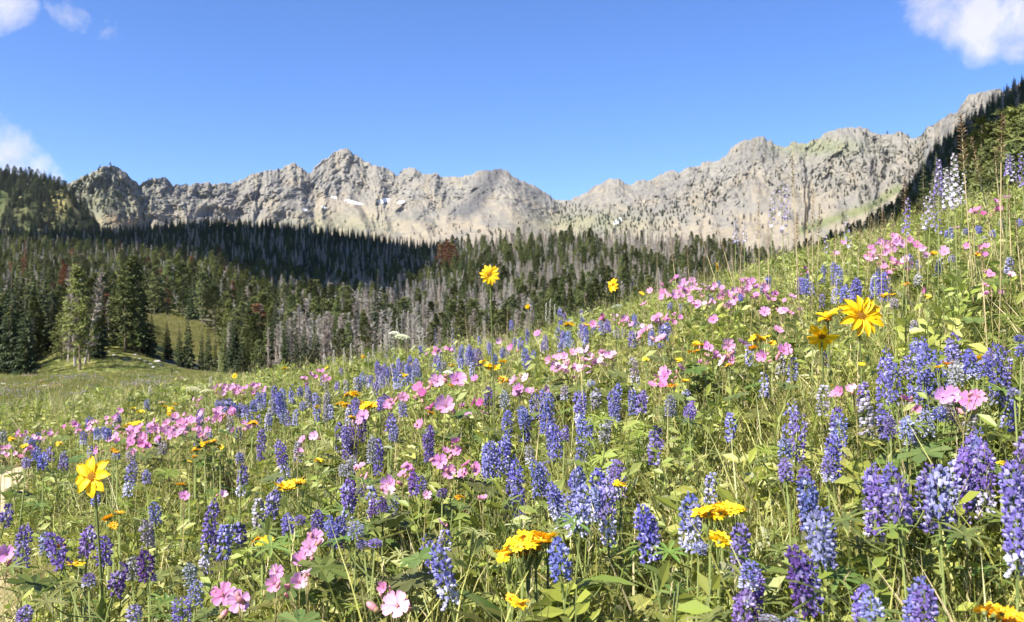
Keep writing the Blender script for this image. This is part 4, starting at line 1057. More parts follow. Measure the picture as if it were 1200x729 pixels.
GER = [(80, 497, 3, 8), (90, 501, 2, 8, 'h'), (62, 508, 4, 7), (25, 509, 3, 6), (4, 527, 3, 8), (12, 532, 3, 7, 'l'), (32, 530, 3, 8, 'h'), (117, 526, 2, 8), (145, 508, 5, 11), (160, 506, 5, 12), (167, 515, 3, 11, 'h'), (166, 523, 4, 11, 'h'), (175, 502, 3, 11), (184, 500, 2, 11), (203, 496, 5, 11), (211, 502, 4, 11), (197, 506, 3, 10), (226, 497, 4, 9), (220, 506, 3, 8), (243, 488, 5, 10), (253, 486, 5, 11), (265, 487, 4, 10, 'h'), (240, 510, 2, 11, 'h'), (238, 502, 2, 9),
 (258, 457, 5, 7), (270, 458, 5, 7), (283, 459, 4, 7), (295, 457, 5, 7), (140, 485, 4, 7), (130, 492, 3, 6), (232, 471, 3, 6), (282, 500, 3, 9), (216, 581, 1, 11), (261, 580, 1, 11, 'l'), (8, 650, 1, 22), (262, 698, 1, 30), (281, 704, 1, 30), (222, 488, 4, 7), (110, 498, 3, 6, 'l'), (48, 512, 3, 6, 'l'), (190, 512, 2, 8), (105, 505, 3, 6, 'l'), (276, 456, 4, 6), (305, 454, 3, 6),
 (372, 440, 5, 7, 'h'), (382, 443, 3, 6), (358, 446, 3, 6), (505, 411, 4, 7, 'l'), (518, 410, 4, 6, 'h'), (526, 412, 2, 7, 'h'), (512, 447, 1, 20), (536, 446, 1, 18, 'h'), (541, 443, 1, 12), (492, 456, 1, 17, 'h'), (498, 462, 1, 13, 'r'), (472, 466, 1, 13, 'h'), (457, 473, 1, 15, 'h'), (454, 477, 1, 11), (506, 478, 1, 14, 'r'), (523, 476, 1, 24, 'm'), (556, 471, 1, 14, 'r'), (565, 473, 1, 10, 'r'), (557, 444, 1, 10, 'h'), (543, 476, 1, 9, 'h'), (549, 487, 1, 9, 'h'), (566, 485, 1, 8, 'h'), (494, 499, 1, 12), (426, 488, 1, 15), (422, 494, 1, 11), (355, 515, 1, 11), (369, 511, 1, 11, 'l'), (350, 530, 1, 8),
 (530, 525, 2, 14, 'h'), (516, 540, 1, 18), (526, 553, 1, 20), (547, 544, 1, 13, 'r'), (553, 555, 2, 15, 'h'), (478, 552, 2, 12, 'h'), (472, 556, 1, 12, 'h'), (422, 548, 1, 13), (430, 558, 1, 10), (586, 400, 1, 9), (457, 568, 1, 20), (455, 576, 1, 14, 'l'), (500, 580, 1, 8, 'l'), (370, 630, 1, 18), (363, 642, 1, 22), (354, 657, 1, 20), (360, 672, 1, 14, 'l'), (351, 683, 1, 20, 'l'), (325, 670, 1, 19), (322, 684, 1, 20), (450, 689, 1, 13, 'h'), (466, 710, 1, 38, 'l'), (566, 585, 1, 9, 'h'), (516, 613, 1, 8), (461, 702, 1, 16),
 (672, 428, 7, 11, 'l'), (682, 417, 4, 11, 'l'), (690, 426, 4, 11, 'l'), (667, 437, 3, 11, 'l'), (660, 423, 3, 11), (658, 430, 2, 10), (710, 415, 2, 11, 'l'), (716, 421, 3, 10, 'l'), (612, 443, 2, 12, 'l'), (614, 458, 3, 13), (602, 448, 1, 12), (630, 459, 2, 11), (774, 398, 1, 16), (753, 389, 1, 13, 'h'), (630, 391, 1, 10, 'h'), (773, 447, 2, 14, 'h'), (781, 442, 2, 14), (788, 438, 2, 14, 'h'), (854, 413, 4, 17), (848, 423, 1, 14, 'l'), (895, 418, 1, 14, 'h'), (826, 410, 2, 10), (823, 423, 2, 9), (775, 372, 5, 9), (785, 373, 4, 8, 'h'), (836, 375, 1, 10), (728, 374, 2, 8, 'h'), (732, 379, 2, 10), (705, 372, 2, 7, 'r'), (720, 373, 2, 7, 'l'), (600, 408, 1, 10, 'h'), (695, 380, 1, 9, 'h'), (750, 395, 1, 8), (760, 383, 2, 7, 'l'),
 (762, 341, 1, 12), (775, 334, 1, 9, 'h'), (777, 343, 1, 10, 'h'), (755, 357, 1, 9, 'h'), (790, 344, 3, 9), (796, 350, 2, 9), (795, 328, 2, 8, 'h'), (806, 337, 3, 9), (802, 338, 2, 8, 'h'), (819, 350, 3, 11), (835, 341, 3, 9), (828, 336, 2, 9), (848, 352, 3, 10), (856, 356, 2, 10, 'h'), (865, 337, 3, 9), (873, 340, 3, 10), (878, 333, 3, 9), (887, 341, 3, 10), (891, 333, 3, 10), (896, 366, 1, 12), (820, 337, 2, 9), (862, 345, 3, 8), (845, 347, 2, 9), (810, 332, 2, 8), (770, 350, 2, 8), (830, 355, 2, 8, 'l'), (882, 348, 2, 8, 'h'),
 (1057, 281, 2, 10, 'h'), (1050, 285, 4, 10), (1041, 289, 3, 10), (1034, 292, 3, 9), (1027, 294, 3, 9, 'h'), (1074, 288, 1, 12, 'h'), (1107, 296, 1, 12), (1045, 311, 2, 11, 'h'), (1057, 313, 2, 11, 'h'), (1080, 297, 2, 10, 'l'), (1041, 321, 1, 9, 'h'), (1020, 302, 4, 7, 'l'), (988, 285, 1, 9), (980, 299, 1, 8), (943, 317, 1, 9, 'r'), (903, 347, 4, 7, 'h'), (916, 365, 1, 10, 'l'), (928, 363, 2, 10, 'h'), (1166, 237, 1, 11, 'h'), (1181, 233, 1, 9, 'h'), (1148, 248, 2, 9, 'h'), (1158, 248, 2, 9, 'r'), (1133, 288, 1, 9, 'h'), (1152, 294, 2, 9, 'h'), (1161, 321, 1, 11, 'h'), (1153, 335, 1, 11), (1160, 343, 2, 9, 'h'), (1185, 322, 1, 10, 'l'), (1122, 267, 1, 8), (1030, 305, 2, 8), (1064, 305, 2, 9, 'l'), (912, 387, 1, 12), (918, 411, 1, 17, 'h'), (985, 459, 1, 13, 'h'), (1003, 458, 2, 9, 'l'), (1062, 469, 1, 13, 'h'), (1072, 479, 1, 11, 'h'), (1055, 499, 1, 9, 'h'), (1130, 466, 2, 24), (1136, 470, 1, 22, 'h'), (1118, 464, 1, 9, 'l'), (978, 462, 1, 9), (1015, 298, 2, 7, 'h'), (1085, 340, 1, 8, 'r'), (925, 350, 2, 7)]
for r in GER: geranium(r[0], r[1], r[2], r[3], r[4] if len(r) > 4 else 'm')
print('geraniums', len(GER))

# ---- golden clusters
def ghead(seed):
    random.seed(seed); b = MB(); n = 10
    for k in range(n):
        a = 6.283 * k / n + U(-.15, .15); d = sph(a); s = Vector((-d.y, d.x, 0)); L = .010 * U(.8, 1.15); dz = U(-.15, .35)
        b.strip([d * .002, d * L * .6 + Vector((0, 0, dz * L * .5)), d * L + Vector((0, 0, dz * L * .7))], [.0014, .0028, .0012], s, 0, U(.4, .6), .2)
    b.blob((0, 0, .0004), Vector((.0033, 0, 0)), Vector((0, .0033, 0)), Vector((0, 0, .0022)), 8, 5, 1, .8)
    b.blob((0, 0, -.0025), Vector((.0028, 0, 0)), Vector((0, .0028, 0)), Vector((0, 0, .0035)), 6, 4, 2, .5)
    return b.mesh('golden_head', [M['gold'], M['disc'], M['stem']], False)
GH = [ghead(i) for i in range(3)]
def lance_leaf(seed, L=.11, w=.17):
    random.seed(seed); b = MB(); pts = leaf_pts((0, 0, 0), Vector((1, 0, 0)), L, U(.6, 1.3), 6, U(.7, 1.1))
    ww = [L * w * q for q in (.12, .5, .9, 1, .8, .45, 0)]
    b.strip(pts, ww, Vector((0, 1, 0)), 0, [.5 + (.1 if i % 3 == 1 else U(-.08, .05)) for i in range(7 * 3)], .35)
    return b.mesh('lance_leaf', [M['leaf']], True)
LAN = [lance_leaf(i, .11 + .02 * i) for i in range(3)]
def golden(u, v, n, wpx, head=10, tall=None, hue=(.86, .56, .015), big=1.0):
    T, gz = place(u, v, tall or U(.30, .34)); F = Vector((T.x, T.y, g1(T.x, T.y) - .01))
    e = bpy.data.objects.new('golden_butterweed', None); C.objects.link(e); e.location = F
    e['category'] = 'yellow wildflower'; e['group'] = 'golden flower clusters of the meadow'
    s = max(.6, min(2.2, head * 1.25 / PX * T.y / .020)) ; fork = Vector((0, 0, (T.z - F.z) * .86))
    st = link('stem', STEM_T, e); st.scale = (1, 1, fork.z)
    for k in range(n):
        a = 2.4 * k; r = math.sqrt((k + .3) / n) * wpx / 2 / PX * T.y if n > 1 else 0
        p = T - F + Vector((math.cos(a) * r, math.sin(a) * r * .9, U(-.35, .3) * r * .8))
        hd_ = link('flower_head', GH[k % 3], e); hd_.location = p; hd_.rotation_euler = (U(-.1, .9), U(-.4, .4), U(0, 6.28)); q = s * U(.85, 1.15); hd_.scale = (q,) * 3; hd_.color = (*jit(hue, .08), 1)
        if T.y < 4:
            d = p - fork; b_ = link('stalk', STEM, e); b_.location = fork; b_.rotation_mode = 'QUATERNION'; b_.rotation_quaternion = Vector((0, 0, 1)).rotation_difference(d.normalized()); b_.scale = (.5, .5, d.length)
    if T.y < 3.5:
        for k in range(6 if big > 1 else 3):
            lf = link('leaf', LAN[k % 3], e); q = U(.6, 1.0) * big; lf.location = (0, 0, fork.z * (.15 + .6 * k / 6)); lf.rotation_euler = (0, 0, 2.4 * k + U(-.3, .3)); lf.scale = (q,) * 3; lf.color = (*jit((.135, .17, .035), .15), 1)
    register(e, 'flower cluster' if n > 1 else 'flower head', 'golden' if hue[1] > .4 else 'orange', u, v)
OR = (.84, .40, .01); LE = (.80, .62, .05)
random.seed(6)
GLD = [(28, 523, 2, 6, 7), (14, 515, 2, 6, 6), (70, 520, 2, 6, 7, OR), (194, 477, 2, 7, 7), (201, 480, 2, 6, 7), (163, 483, 4, 10, 5, LE), (156, 479, 3, 8, 5, LE), (160, 496, 5, 14, 7), (150, 500, 2, 6, 6), (200, 486, 3, 8, 6), (205, 474, 2, 6, 5), (132, 528, 2, 7, 6, OR), (137, 530, 2, 6, 6, OR), (240, 520, 3, 9, 7), (250, 517, 3, 9, 7, OR), (229, 527, 3, 9, 6, OR), (228, 535, 2, 6, 5, OR), (222, 541, 1, 5, 6), (212, 568, 2, 9, 8, OR), (258, 524, 2, 7, 5), (295, 495, 4, 10, 7, OR), (88, 661, 1, 5, 17), (127, 607, 2, 6, 10, OR), (140, 601, 2, 5, 9, OR), (133, 616, 1, 5, 8, OR), (72, 640, 2, 7, 8, OR), (307, 634, 7, 20, 11), (335, 570, 7, 20, 12), (349, 565, 4, 9, 11), (372, 540, 4, 10, 7), (334, 432, 2, 4, 6), (426, 418, 2, 4, 7), (383, 431, 3, 8, 5, LE), (412, 462, 6, 16, 9), (402, 474, 5, 14, 9), (432, 475, 8, 20, 10), (424, 480, 4, 12, 9), (413, 489, 2, 6, 8), (371, 477, 2, 5, 6), (483, 428, 2, 4, 6), (576, 430, 8, 20, 8), (589, 424, 4, 10, 6), (588, 445, 4, 8, 8, OR), (529, 453, 2, 6, 8, OR), (505, 484, 2, 5, 8, OR), (539, 583, 2, 6, 9, OR), (668, 380, 5, 12, 8), (687, 381, 2, 5, 6), (788, 452, 4, 12, 8, OR), (802, 446, 2, 6, 8), (820, 405, 8, 18, 8), (815, 412, 5, 12, 7, OR), (830, 408, 4, 8, 7), (890, 396, 8, 22, 9), (883, 408, 3, 6, 8, OR), (855, 428, 2, 6, 7, OR), (795, 422, 2, 5, 6), (757, 421, 2, 5, 5, LE), (752, 344, 1, 3, 8), (596, 648, 8, 30, 13), (612, 640, 10, 34, 14), (628, 632, 18, 44, 16), (618, 638, 10, 30, 16), (642, 632, 7, 22, 14), (620, 645, 8, 30, 14), (609, 706, 3, 14, 14), (600, 701, 2, 6, 12, OR), (832, 600, 12, 30, 16), (846, 597, 10, 24, 15), (862, 596, 6, 16, 13), (842, 632, 3, 12, 20), (1162, 716, 6, 24, 16, OR), (1180, 724, 6, 24, 16, OR), (1196, 724, 3, 12, 14, OR), (727, 568, 3, 12, 10), (1112, 427, 4, 12, 9, OR), (1145, 421, 4, 10, 9), (1150, 428, 2, 6, 8, OR), (1100, 430, 2, 5, 8), (952, 388, 4, 8, 8, OR), (1093, 297, 4, 9, 6, OR), (1146, 298, 4, 9, 6, OR), (1062, 333, 4, 9, 6, OR), (1036, 346, 4, 10, 7), (1087, 347, 2, 7, 6, LE), (1174, 543, 3, 8, 7, LE), (842, 340, 2, 5, 6), (975, 452, 1, 3, 6), (1010, 427, 1, 3, 6), (566, 424, 2, 6, 6), (355, 560, 1, 4, 6, LE), (640, 425, 1, 4, 5, LE), (905, 402, 2, 6, 7, OR), (475, 440, 2, 5, 5), (530, 428, 2, 6, 5), (1047, 345, 2, 5, 6)]
for r in GLD: golden(r[0], r[1], r[2], r[3], r[4], hue=r[5] if len(r) > 5 else (.86, .56, .015), big=1.35 if r[3] > 26 else 1.0)

# ---- large sunflower-like heads (petals one by one)
def ray_petal(seed, twist=0):
    random.seed(seed); b = MB(); L = 1.0
    pts = [Vector((L * f, 0, .18 * math.sin(f * 2.4) - .10 * f * f * (1 + twist))) for f in (0, .25, .5, .78, 1.0)]
    vs = []; tn = []
    for i, (p, w) in enumerate(zip(pts, (.07, .15, .20, .17, .03))):
        for q in (-1, -.5, 0, .5, 1): vs.append(p + Vector((0, w * q, .035 * math.cos(q * 6.28) + .05 * abs(q)))); tn.append(.34 if i == 0 else .5 if abs(q) != .5 else .44)
    fs = [(5 * i + j, 5 * i + j + 1, 5 * i + j + 6, 5 * i + j + 5) for i in range(4) for j in range(4)]
    b.add(vs, fs, 0, tn); return b.mesh('ray_petal', [M['gold']], True)
RP = [ray_petal(i, i * .5) for i in range(3)]
def disc_mesh():
    random.seed(9); b = MB()
    b.blob((0, 0, .03), Vector((.31, 0, 0)), Vector((0, .31, 0)), Vector((0, 0, .13)), 16, 6, 0, .35)
    for k in range(150):
        r = .285 * math.sqrt((k + .5) / 150); a = 2.39996 * k; z = .03 + .12 * math.sqrt(max(0, 1 - (r / .30) ** 2))
        b.blob((r * math.cos(a), r * math.sin(a), z + .015), Vector((.014, 0, 0)), Vector((0, .014, 0)), Vector((0, 0, .028)), 5, 3, 0, .72 if r > .2 else .35)
    return b.mesh('flower_disc', [M['disc']])
DISC = disc_mesh()
def calyx_mesh():
    b = MB(); b.blob((0, 0, -.08), Vector((.26, 0, 0)), Vector((0, .26, 0)), Vector((0, 0, .13)), 10, 5, 0, .35)
    for k in range(12):
        d = sph(6.283 * k / 12); b.strip([d * .2 + Vector((0, 0, -.06)), d * .40 + Vector((0, 0, -.05))], [.06, 0], Vector((-d.y, d.x, 0)), 0, .5)
    return b.mesh('calyx', [M['stem']])
CAL = calyx_mesh()
def sunflower(u, v, px, n, nrm, label, leaves=2, h=.42, droop=None, yfix=None, skip=()):
    if yfix: t = (u - 600) / PX; T = Vector((t * yfix, yfix, (HOR - v) / PX * yfix)); gz = g1(T.x, T.y)
    else: T, gz = place(u, v, h)
    F = Vector((T.x + .012, T.y + .02, 0)); F.z = g1(F.x, F.y) - .01
    e = bpy.data.objects.new('mountain_sunflower', None); C.objects.link(e); e.location = F
    e['label'] = label; e['category'] = 'sunflower'; e['group'] = 'yellow sunflowers above the meadow'
    s = px / PX * T.y / 2.15; nrm = Vector(nrm).normalized(); q = Vector((0, 0, 1)).rotation_difference(nrm)
    base = T - F - nrm * s * .12
    random.seed(int(u))
    st = link('stem', STEM_T, e)
    b = MB(); b.tube([(0, 0, 0), tuple(base * .5 + Vector((.006, 0, 0))), tuple(base * .92 + Vector((.001, 0, 0))), tuple(base)], [.0028, .0024, .002, .0022], 6, 0, .3); st.data = b.mesh('sunflower_stem', [M['stem']], True)
    for k in range(n):
        if k in skip: continue
        p = link('petal', RP[k % 3], e); p.location = T - F; p.rotation_mode = 'QUATERNION'
        tl = U(-.18, .18) if droop is None else droop[k % len(droop)] + U(-.1, .1)
        p.rotation_quaternion = q @ Quaternion((0, 0, 1), 6.283 * k / n + U(-.12, .12)) @ Quaternion((0, 1, 0), tl); ss_ = s * U(.9, 1.12); wdt = ss_ * min(1.25, 13 / n * .95)
        p.scale = (ss_, wdt, ss_); p.color = (*jit((.84, .53, .008), .07), 1)
    for nm, me in (('disc', DISC), ('calyx', CAL)):
        o = link(nm, me, e); o.location = T - F; o.rotation_mode = 'QUATERNION'; o.rotation_quaternion = q; o.scale = (s,) * 3
    for k in range(leaves):
        lf = link('leaf', LAN[k % 3], e); lf.location = base * (.12 + .3 * k / max(1, leaves)); lf.rotation_euler = (0, -.5, 1.2 + 2.6 * k); lf.scale = (.8, .35, .8); lf.color = (.15, .20, .04, 1)
sunflower(109, 559, 50, 8, (-.15, -1, .42), 'tall sunflower with eight ragged petals, standing alone at lower left', 5, .46)
sunflower(574, 322, 27, 13, (-.1, -1, .15), 'round sunflower on a tall stem against the forest, above the meadow crest', 1, yfix=2.6)
sunflower(719, 334, 18, 10, (-.75, -.75, .1), 'small sunflower turned sideways against the forest right of centre', 1, yfix=3.4)
sunflower(620, 361, 12, 11, (-.55, -.8, .5), 'tiny cupped sunflower just right of the round sunflower at the crest', 1, yfix=4.4, droop=[-.9])
sunflower(840, 313, 12, 9, (.9, -.5, .1), 'tiny sunflower seen edge-on above the pink geranium band', 1, yfix=4.6)
sunflower(1008, 371, 58, 14, (.12, -1, .34), 'biggest wide open sunflower on a dark stem at right', 2, h=.42)
sunflower(970, 374, 36, 5, (-.2, -.35, 1), 'half folded sunflower with upright petals beside the biggest one', 1, h=.42, droop=[-.6, -.2])
sunflower(963, 393, 42, 8, (-.05, -.6, -.55), 'drooping sunflower hanging face down left of the biggest one', 1, h=.40, droop=[-.25, .1], skip=(1,))
sunflower(275, 441, 8, 9, (-.2, -1, .3), 'tiny far sunflower above the cream umbels at left', 0, yfix=7.5)
sunflower(612, 363, 0.01 + 5, 8, (-.6, -.5, .6), 'bud-sized sunflower beside the tiny cupped one at the crest', 0, yfix=5.2) if False else None

# ---- white flowers
def wspike(seed, L=.11, col=1):
    random.seed(seed); b = MB(); b.tube([(0, 0, 0), (0, 0, L)], [.0015, .0006], 4, 1, .6, False)
    for w in range(30):
        f = w / 30; d = sph(2.4 * w); r = .0085 * (1 - .6 * f) * U(.3, 1.3); b.blob(d * r + Vector((0, 0, L * f)), Vector((.0024, 0, 0)), Vector((0, .0024, 0)), Vector((0, 0, .0034)), 5, 3, 0, U(.3, .7))
    return b.mesh('white_spike', [M['white'], M['stem']])
WS = [wspike(i) for i in range(3)]
random.seed(7)
for u, v, px in [(411, 402, 26), (403, 407, 18), (424, 400, 20), (437, 403, 18), (391, 410, 16), (465, 373, 18), (478, 364, 30), (495, 384, 24), (451, 392, 16), (456, 386, 14), (444, 404, 10), (461, 390, 18), (484, 398, 12), (645, 350, 30), (640, 355, 22), (650, 356, 22), (176, 452, 10), (247, 441, 14), (380, 415, 12), (432, 412, 12)]:
    T, gz = place(u, v, .42); F, tot, q = foot_of(T, gz, (U(-.05, .05), 0)); L = px / PX * T.y
    e = bpy.data.objects.new('white_orchid_spike', None); C.objects.link(e); e.location = F; e.rotation_mode = 'QUATERNION'; e.rotation_quaternion = q
    e['category'] = 'white wildflower'; e['group'] = 'white flower spikes at the crest'
    sp = link('flower_spike', random.choice(WS), e); sp.location = (0, 0, tot - L); k = max(.8, min(1.5, L / .11)); sp.scale = (1.15, 1.15, L / .11); sp.color = (.58, .54, .47, 1)
    st = link('stem', STEM, e); st.scale = (.8, .8, tot - L + .01)
    register(e, 'slender spike', 'whitish', u, v + px / 2)
def umbel(seed):
    random.seed(seed); b = MB()
    for k in range(60):
        r = .03 * math.sqrt((k + .5) / 60); a = 2.4 * k; p = Vector((r * math.cos(a), r * math.sin(a), .012 * (1 - (r / .03) ** 2) + U(-.001, .001)))
        b.blob(p, Vector((.0034, 0, 0)), Vector((0, .0034, 0)), Vector((0, 0, .002)), 5, 3, 0, U(.4, .6))
        if k % 4 == 0: b.tube([(0, 0, -.03), tuple(p)], [.0006, .0006], 3, 1, .5, False)
    return b.mesh('umbel', [M['white'], M['stem']])
UM = umbel(1)
for u, v, px, c in [(227, 457, 20, (.66, .64, .36)), (241, 459, 14, (.66, .64, .36)), (723, 360, 15, (.42, .48, .30)), (525, 437, 13, (.75, .75, .62)), (470, 396, 22, (.70, .72, .48)), (462, 391, 14, (.75, .75, .62)), (1025, 325, 8, (.6, .6, .45)), (4, 450, 6, (.7, .7, .5)), (52, 452, 5, (.7, .7, .5)), (190, 472, 9, (.72, .55, .3)), (455, 525, 12, (.6, .62, .4))]:
    T, gz = place(u, v, .38); e = bpy.data.objects.new('cream_umbel', None); C.objects.link(e); F = Vector((T.x, T.y, gz - .01)); e.location = F
    e['category'] = 'white wildflower'; e['group'] = 'flat cream umbels'
    hd_ = link('flower_head', UM, e); hd_.location = T - F; s = px / PX * T.y / .065; hd_.scale = (s,) * 3; hd_.color = (*c, 1); hd_.rotation_euler = (.15, 0, U(0, 6))
    st = link('stem', STEM_T, e); st.scale = (.7, .7, (T - F).z - .02 * s)
    register(e, 'flat umbel', 'cream', u, v)

# ---- tall stalks on the right-hand skyline
def seed_head(seed, L=.20, n=46, size=1.0, mats=('capsule', 'straw'), wide=.014):
    random.seed(seed); b = MB(); b.tube([(0, 0, -.02), (0, 0, L)], [.0016, .0006], 4, 1, .5, False)
    for w in range(n):
        f = w / n; d = sph(2.4 * w + U(-.3, .3), U(.1, .7)); r = wide * (1.05 - f * .7) * U(.7, 1.1); p = d * r + Vector((0, 0, L * f))
        b.blob(p, Vector((.0024, 0, 0)) * size, Vector((0, .0024, 0)) * size, d * .0055 * size, 5, 3, 0, U(.15, .95)); b.tube([(0, 0, L * f - .003), tuple(p)], [.0006, .0005], 3, 1, .3, False)
    return b.mesh('seed_head', [M[mats[0]], M[mats[1]]])
SH = [seed_head(1, size=1.3), seed_head(2, n=40, wide=.012, size=1.25), seed_head(3, n=70, wide=.018, size=1.5)]
def lark_head(seed, L=.20, n=26):
    random.seed(seed); b = MB(); b.tube([(0, 0, -.02), (0, 0, L)], [.0016, .0006], 4, 1, .5, False)
    for w in range(n):
        f = w / n; d = sph(2.4 * w + U(-.3, .3), .15); p = d * .018 * (1.05 - f * .65) + Vector((0, 0, L * f)); up = Vector((0, 0, 1)); side = Vector((-d.y, d.x, 0)); s = 1.25 - f * .65; t = U(.3, .75)
        b.tube([(0, 0, L * f - .006), tuple(p)], [.0006, .0006], 3, 1, .3, False)
        for k in range(5):
            a = 6.283 * k / 5; e_ = (side * math.cos(a) + up * math.sin(a)); o = e_.cross(d)
            b.strip([p, p + e_ * .005 * s + d * .002, p + e_ * .009 * s + d * .001], [.001, .0032 * s, 0], o, 0, t, .2, d)
        b.tube([tuple(p), tuple(p - d * .008 * s + up * .004)], [.0016 * s, .0004], 4, 0, t, False)
    return b.mesh('larkspur_head', [M['lupine'], M['stem']])
LH = [lark_head(1), lark_head(2, n=18), lark_head(3, n=44)]
random.seed(12)
def stalk(u, vtop, head, vbase, kind, col, y, var=0, tilt=0, look=''):
    tilt = tilt or U(-.09, .07)
    t = (u - 600) / PX; T = Vector((t * y, y, (HOR - vtop) / PX * y)); gz = g1(T.x, T.y)
    F, tot, q = foot_of(T, gz, (tilt, 0)); L = min(head / PX * y, tot * .9)
    nm = 'seed_stalk' if kind == 's' else 'larkspur'
    e = bpy.data.objects.new(nm, None); C.objects.link(e); e.location = F; e.rotation_mode = 'QUATERNION'; e.rotation_quaternion = q
    e['category'] = 'dry stalk' if kind == 's' else 'larkspur'; e['group'] = 'dry seed stalks on the skyline' if kind == 's' else 'larkspurs on the skyline'
    hd_ = link('seed_head' if kind == 's' else 'flower_head', (SH if kind == 's' else LH)[var], e); hd_.location = (0, 0, tot - L); k = max(.6, min(1.5, (L / .2) ** .7)); hd_.scale = (k, k, L / .2); hd_.rotation_euler = (0, 0, U(0, 6)); hd_.color = (*col, 1)
    b = MB(); b.tube([(0, 0, 0), (.004, 0, (tot - L) * .5), (0, 0, tot - L)], [.0022, .0018, .0013], 5, 0, .2 if kind == 's' else .5); st = link('stem', b.mesh('stalk_stem', [M['straw' if kind == 's' else 'stem']], True), e)
    for j in range(3 if y > 2.9 else 0):
        lf = link('leaf', LAN[j], e); lf.location = (0, 0, (tot - L) * U(.1, .5)); lf.rotation_euler = (0, 0, U(0, 6)); lf.scale = (.7, .5, .7); lf.color = (*jit((.14, .15, .05)), 1)
    register(e, 'seed stalk' if kind == 's' else 'larkspur spike', look or ('brown' if kind == 's' else 'violet'), u, vtop + head / 2)
BR = (.3, .2, .1); WH = (.46, .42, .47); VI = (.22, .15, .42); LV = (.38, .33, .46)
for a in [(1126, 134, 66, 0, 's', BR, 2.5, 2, -.06), (1138, 160, 56, 0, 's', BR, 2.6, 0, -.2), (1174, 134, 58, 0, 's', BR, 2.3, 2, .0), (1165, 172, 40, 0, 's', BR, 3.2, 1), (1182, 215, 40, 0, 's', BR, 2.8, 1), (1156, 226, 36, 0, 's', BR, 3.5, 1), (1060, 208, 44, 0, 's', BR, 3.0, 2), (1034, 246, 46, 0, 's', BR, 3.0, 0, .02), (1150, 290, 40, 0, 's', BR, 2.2, 1),
          (1100, 186, 44, 0, 'l', VI, 2.8, 2, 0, 'deep violet'), (1118, 180, 62, 0, 'l', WH, 2.5, 2, 0, 'white'), (1108, 196, 50, 0, 'l', WH, 2.7, 2, 0, 'white'), (1130, 200, 40, 0, 'l', WH, 2.9, 1, 0, 'white'), (1064, 232, 42, 0, 'l', VI, 2.6, 0, 0, 'violet'), (1092, 222, 46, 0, 'l', LV, 2.9, 0, 0, 'pale violet'), (1098, 240, 34, 0, 'l', VI, 3.0, 1, 0, 'violet'), (1085, 228, 40, 0, 'l', LV, 3.3, 1, 0, 'pale violet'), (1196, 178, 40, 0, 'l', VI, 2.6, 0, 0, 'violet'), (1186, 182, 30, 0, 'l', LV, 3.0, 0, 0, 'pale violet'), (1182, 180, 26, 0, 'l', VI, 3.0, 2, 0, 'violet'),
          (915, 215, 60, 0, 'l', LV, 3.6, 1, 0, 'lavender'), (906, 222, 44, 0, 'l', LV, 3.8, 1, 0, 'lavender'), (922, 216, 40, 0, 'l', LV, 3.9, 0, 0, 'lavender'), (953, 220, 46, 0, 's', BR, 3.4, 1), (928, 182, 50, 0, 's', BR, 3.4, 1), (945, 235, 40, 0, 's', BR, 3.6, 1), (961, 238, 40, 0, 's', BR, 3.8, 0), (889, 235, 45, 0, 's', BR, 3.6, 1), (873, 256, 30, 0, 'l', LV, 3.9, 1, 0, 'lavender'), (862, 256, 30, 0, 'l', LV, 4.2, 0, 0, 'lavender'), (870, 270, 30, 0, 's', BR, 4.0, 1),
          (840, 262, 34, 0, 's', BR, 4.2, 1, -.25), (820, 272, 30, 0, 's', BR, 4.2, 0, -.3), (785, 268, 40, 0, 's', BR, 4.0, 1, -.1), (980, 262, 34, 0, 's', BR, 3.6, 1), (992, 250, 40, 0, 'l', LV, 3.7, 1, 0, 'lavender'), (1008, 268, 34, 0, 's', BR, 3.5, 0), (1020, 258, 30, 0, 's', BR, 3.9, 1), (1045, 250, 40, 0, 's', BR, 3.3, 1), (900, 262, 30, 0, 's', BR, 4.2, 1), (934, 250, 40, 0, 's', BR, 3.9, 2), (1140, 240, 30, 0, 's', BR, 3.0, 1), (1076, 262, 30, 0, 's', BR, 3.3, 1), (1190, 250, 34, 0, 's', BR, 2.6, 0), (967, 270, 26, 0, 'l', LV, 4.2, 1, 0, 'lavender'), (856, 280, 24, 0, 's', BR, 4.4, 1), (805, 290, 24, 0, 's', BR, 4.6, 1), (770, 300, 22, 0, 's', BR, 4.8, 1), (825, 300, 22, 0, 's', BR, 4.6, 0), (530, 385, 20, 0, 'l', VI, 4.6, 1, 0, 'thin violet'), (510, 385, 22, 0, 'l', VI, 5.2, 1, 0, 'thin violet'), (595, 360, 20, 0, 's', BR, 5, 1), (545, 368, 24, 0, 's', BR, 5.2, 1)]:
    stalk(*a)

# ------------------------------------------------------------------ undergrowth (nobody could count it)
def tuft(seed, n, hmin, hmax, w, spread, mat='leaf', tone=(.2, .8), lean=.5, head=0.0):
    random.seed(seed); b = MB()
    for k in range(n):
        a = U(0, 6.28); r = spread * math.sqrt(U(0, 1)); p = Vector((math.cos(a) * r, math.sin(a) * r, -.01)); d = sph(U(0, 6.28)); L = U(hmin, hmax)
        pts = leaf_pts(p, d, L, U(.2, 1.4), 4, 1.57 - U(.05, lean)); ww = [w * q for q in (.7, 1, .85, .55, 0)]
        s = Vector((-d.y, d.x, 0)).lerp(sph(U(0, 6.28)), .4).normalized()
        b.blade(pts, ww, s, 0, min(1, max(0, U(*tone))))
        if random.random() < head:
            q = pts[-1]; 
            for j in range(9): b.add([q - Vector((0, 0, .005 * j)), q - Vector((0, 0, .005 * j)) + Vector((U(-.004, .004), U(-.004, .004), .006)), q - Vector((.001, 0, .005 * j + .003))], [(0, 1, 2)], 1, U(.2, .8))
    return b.mesh('tuft', [M[mat], M['straw']])
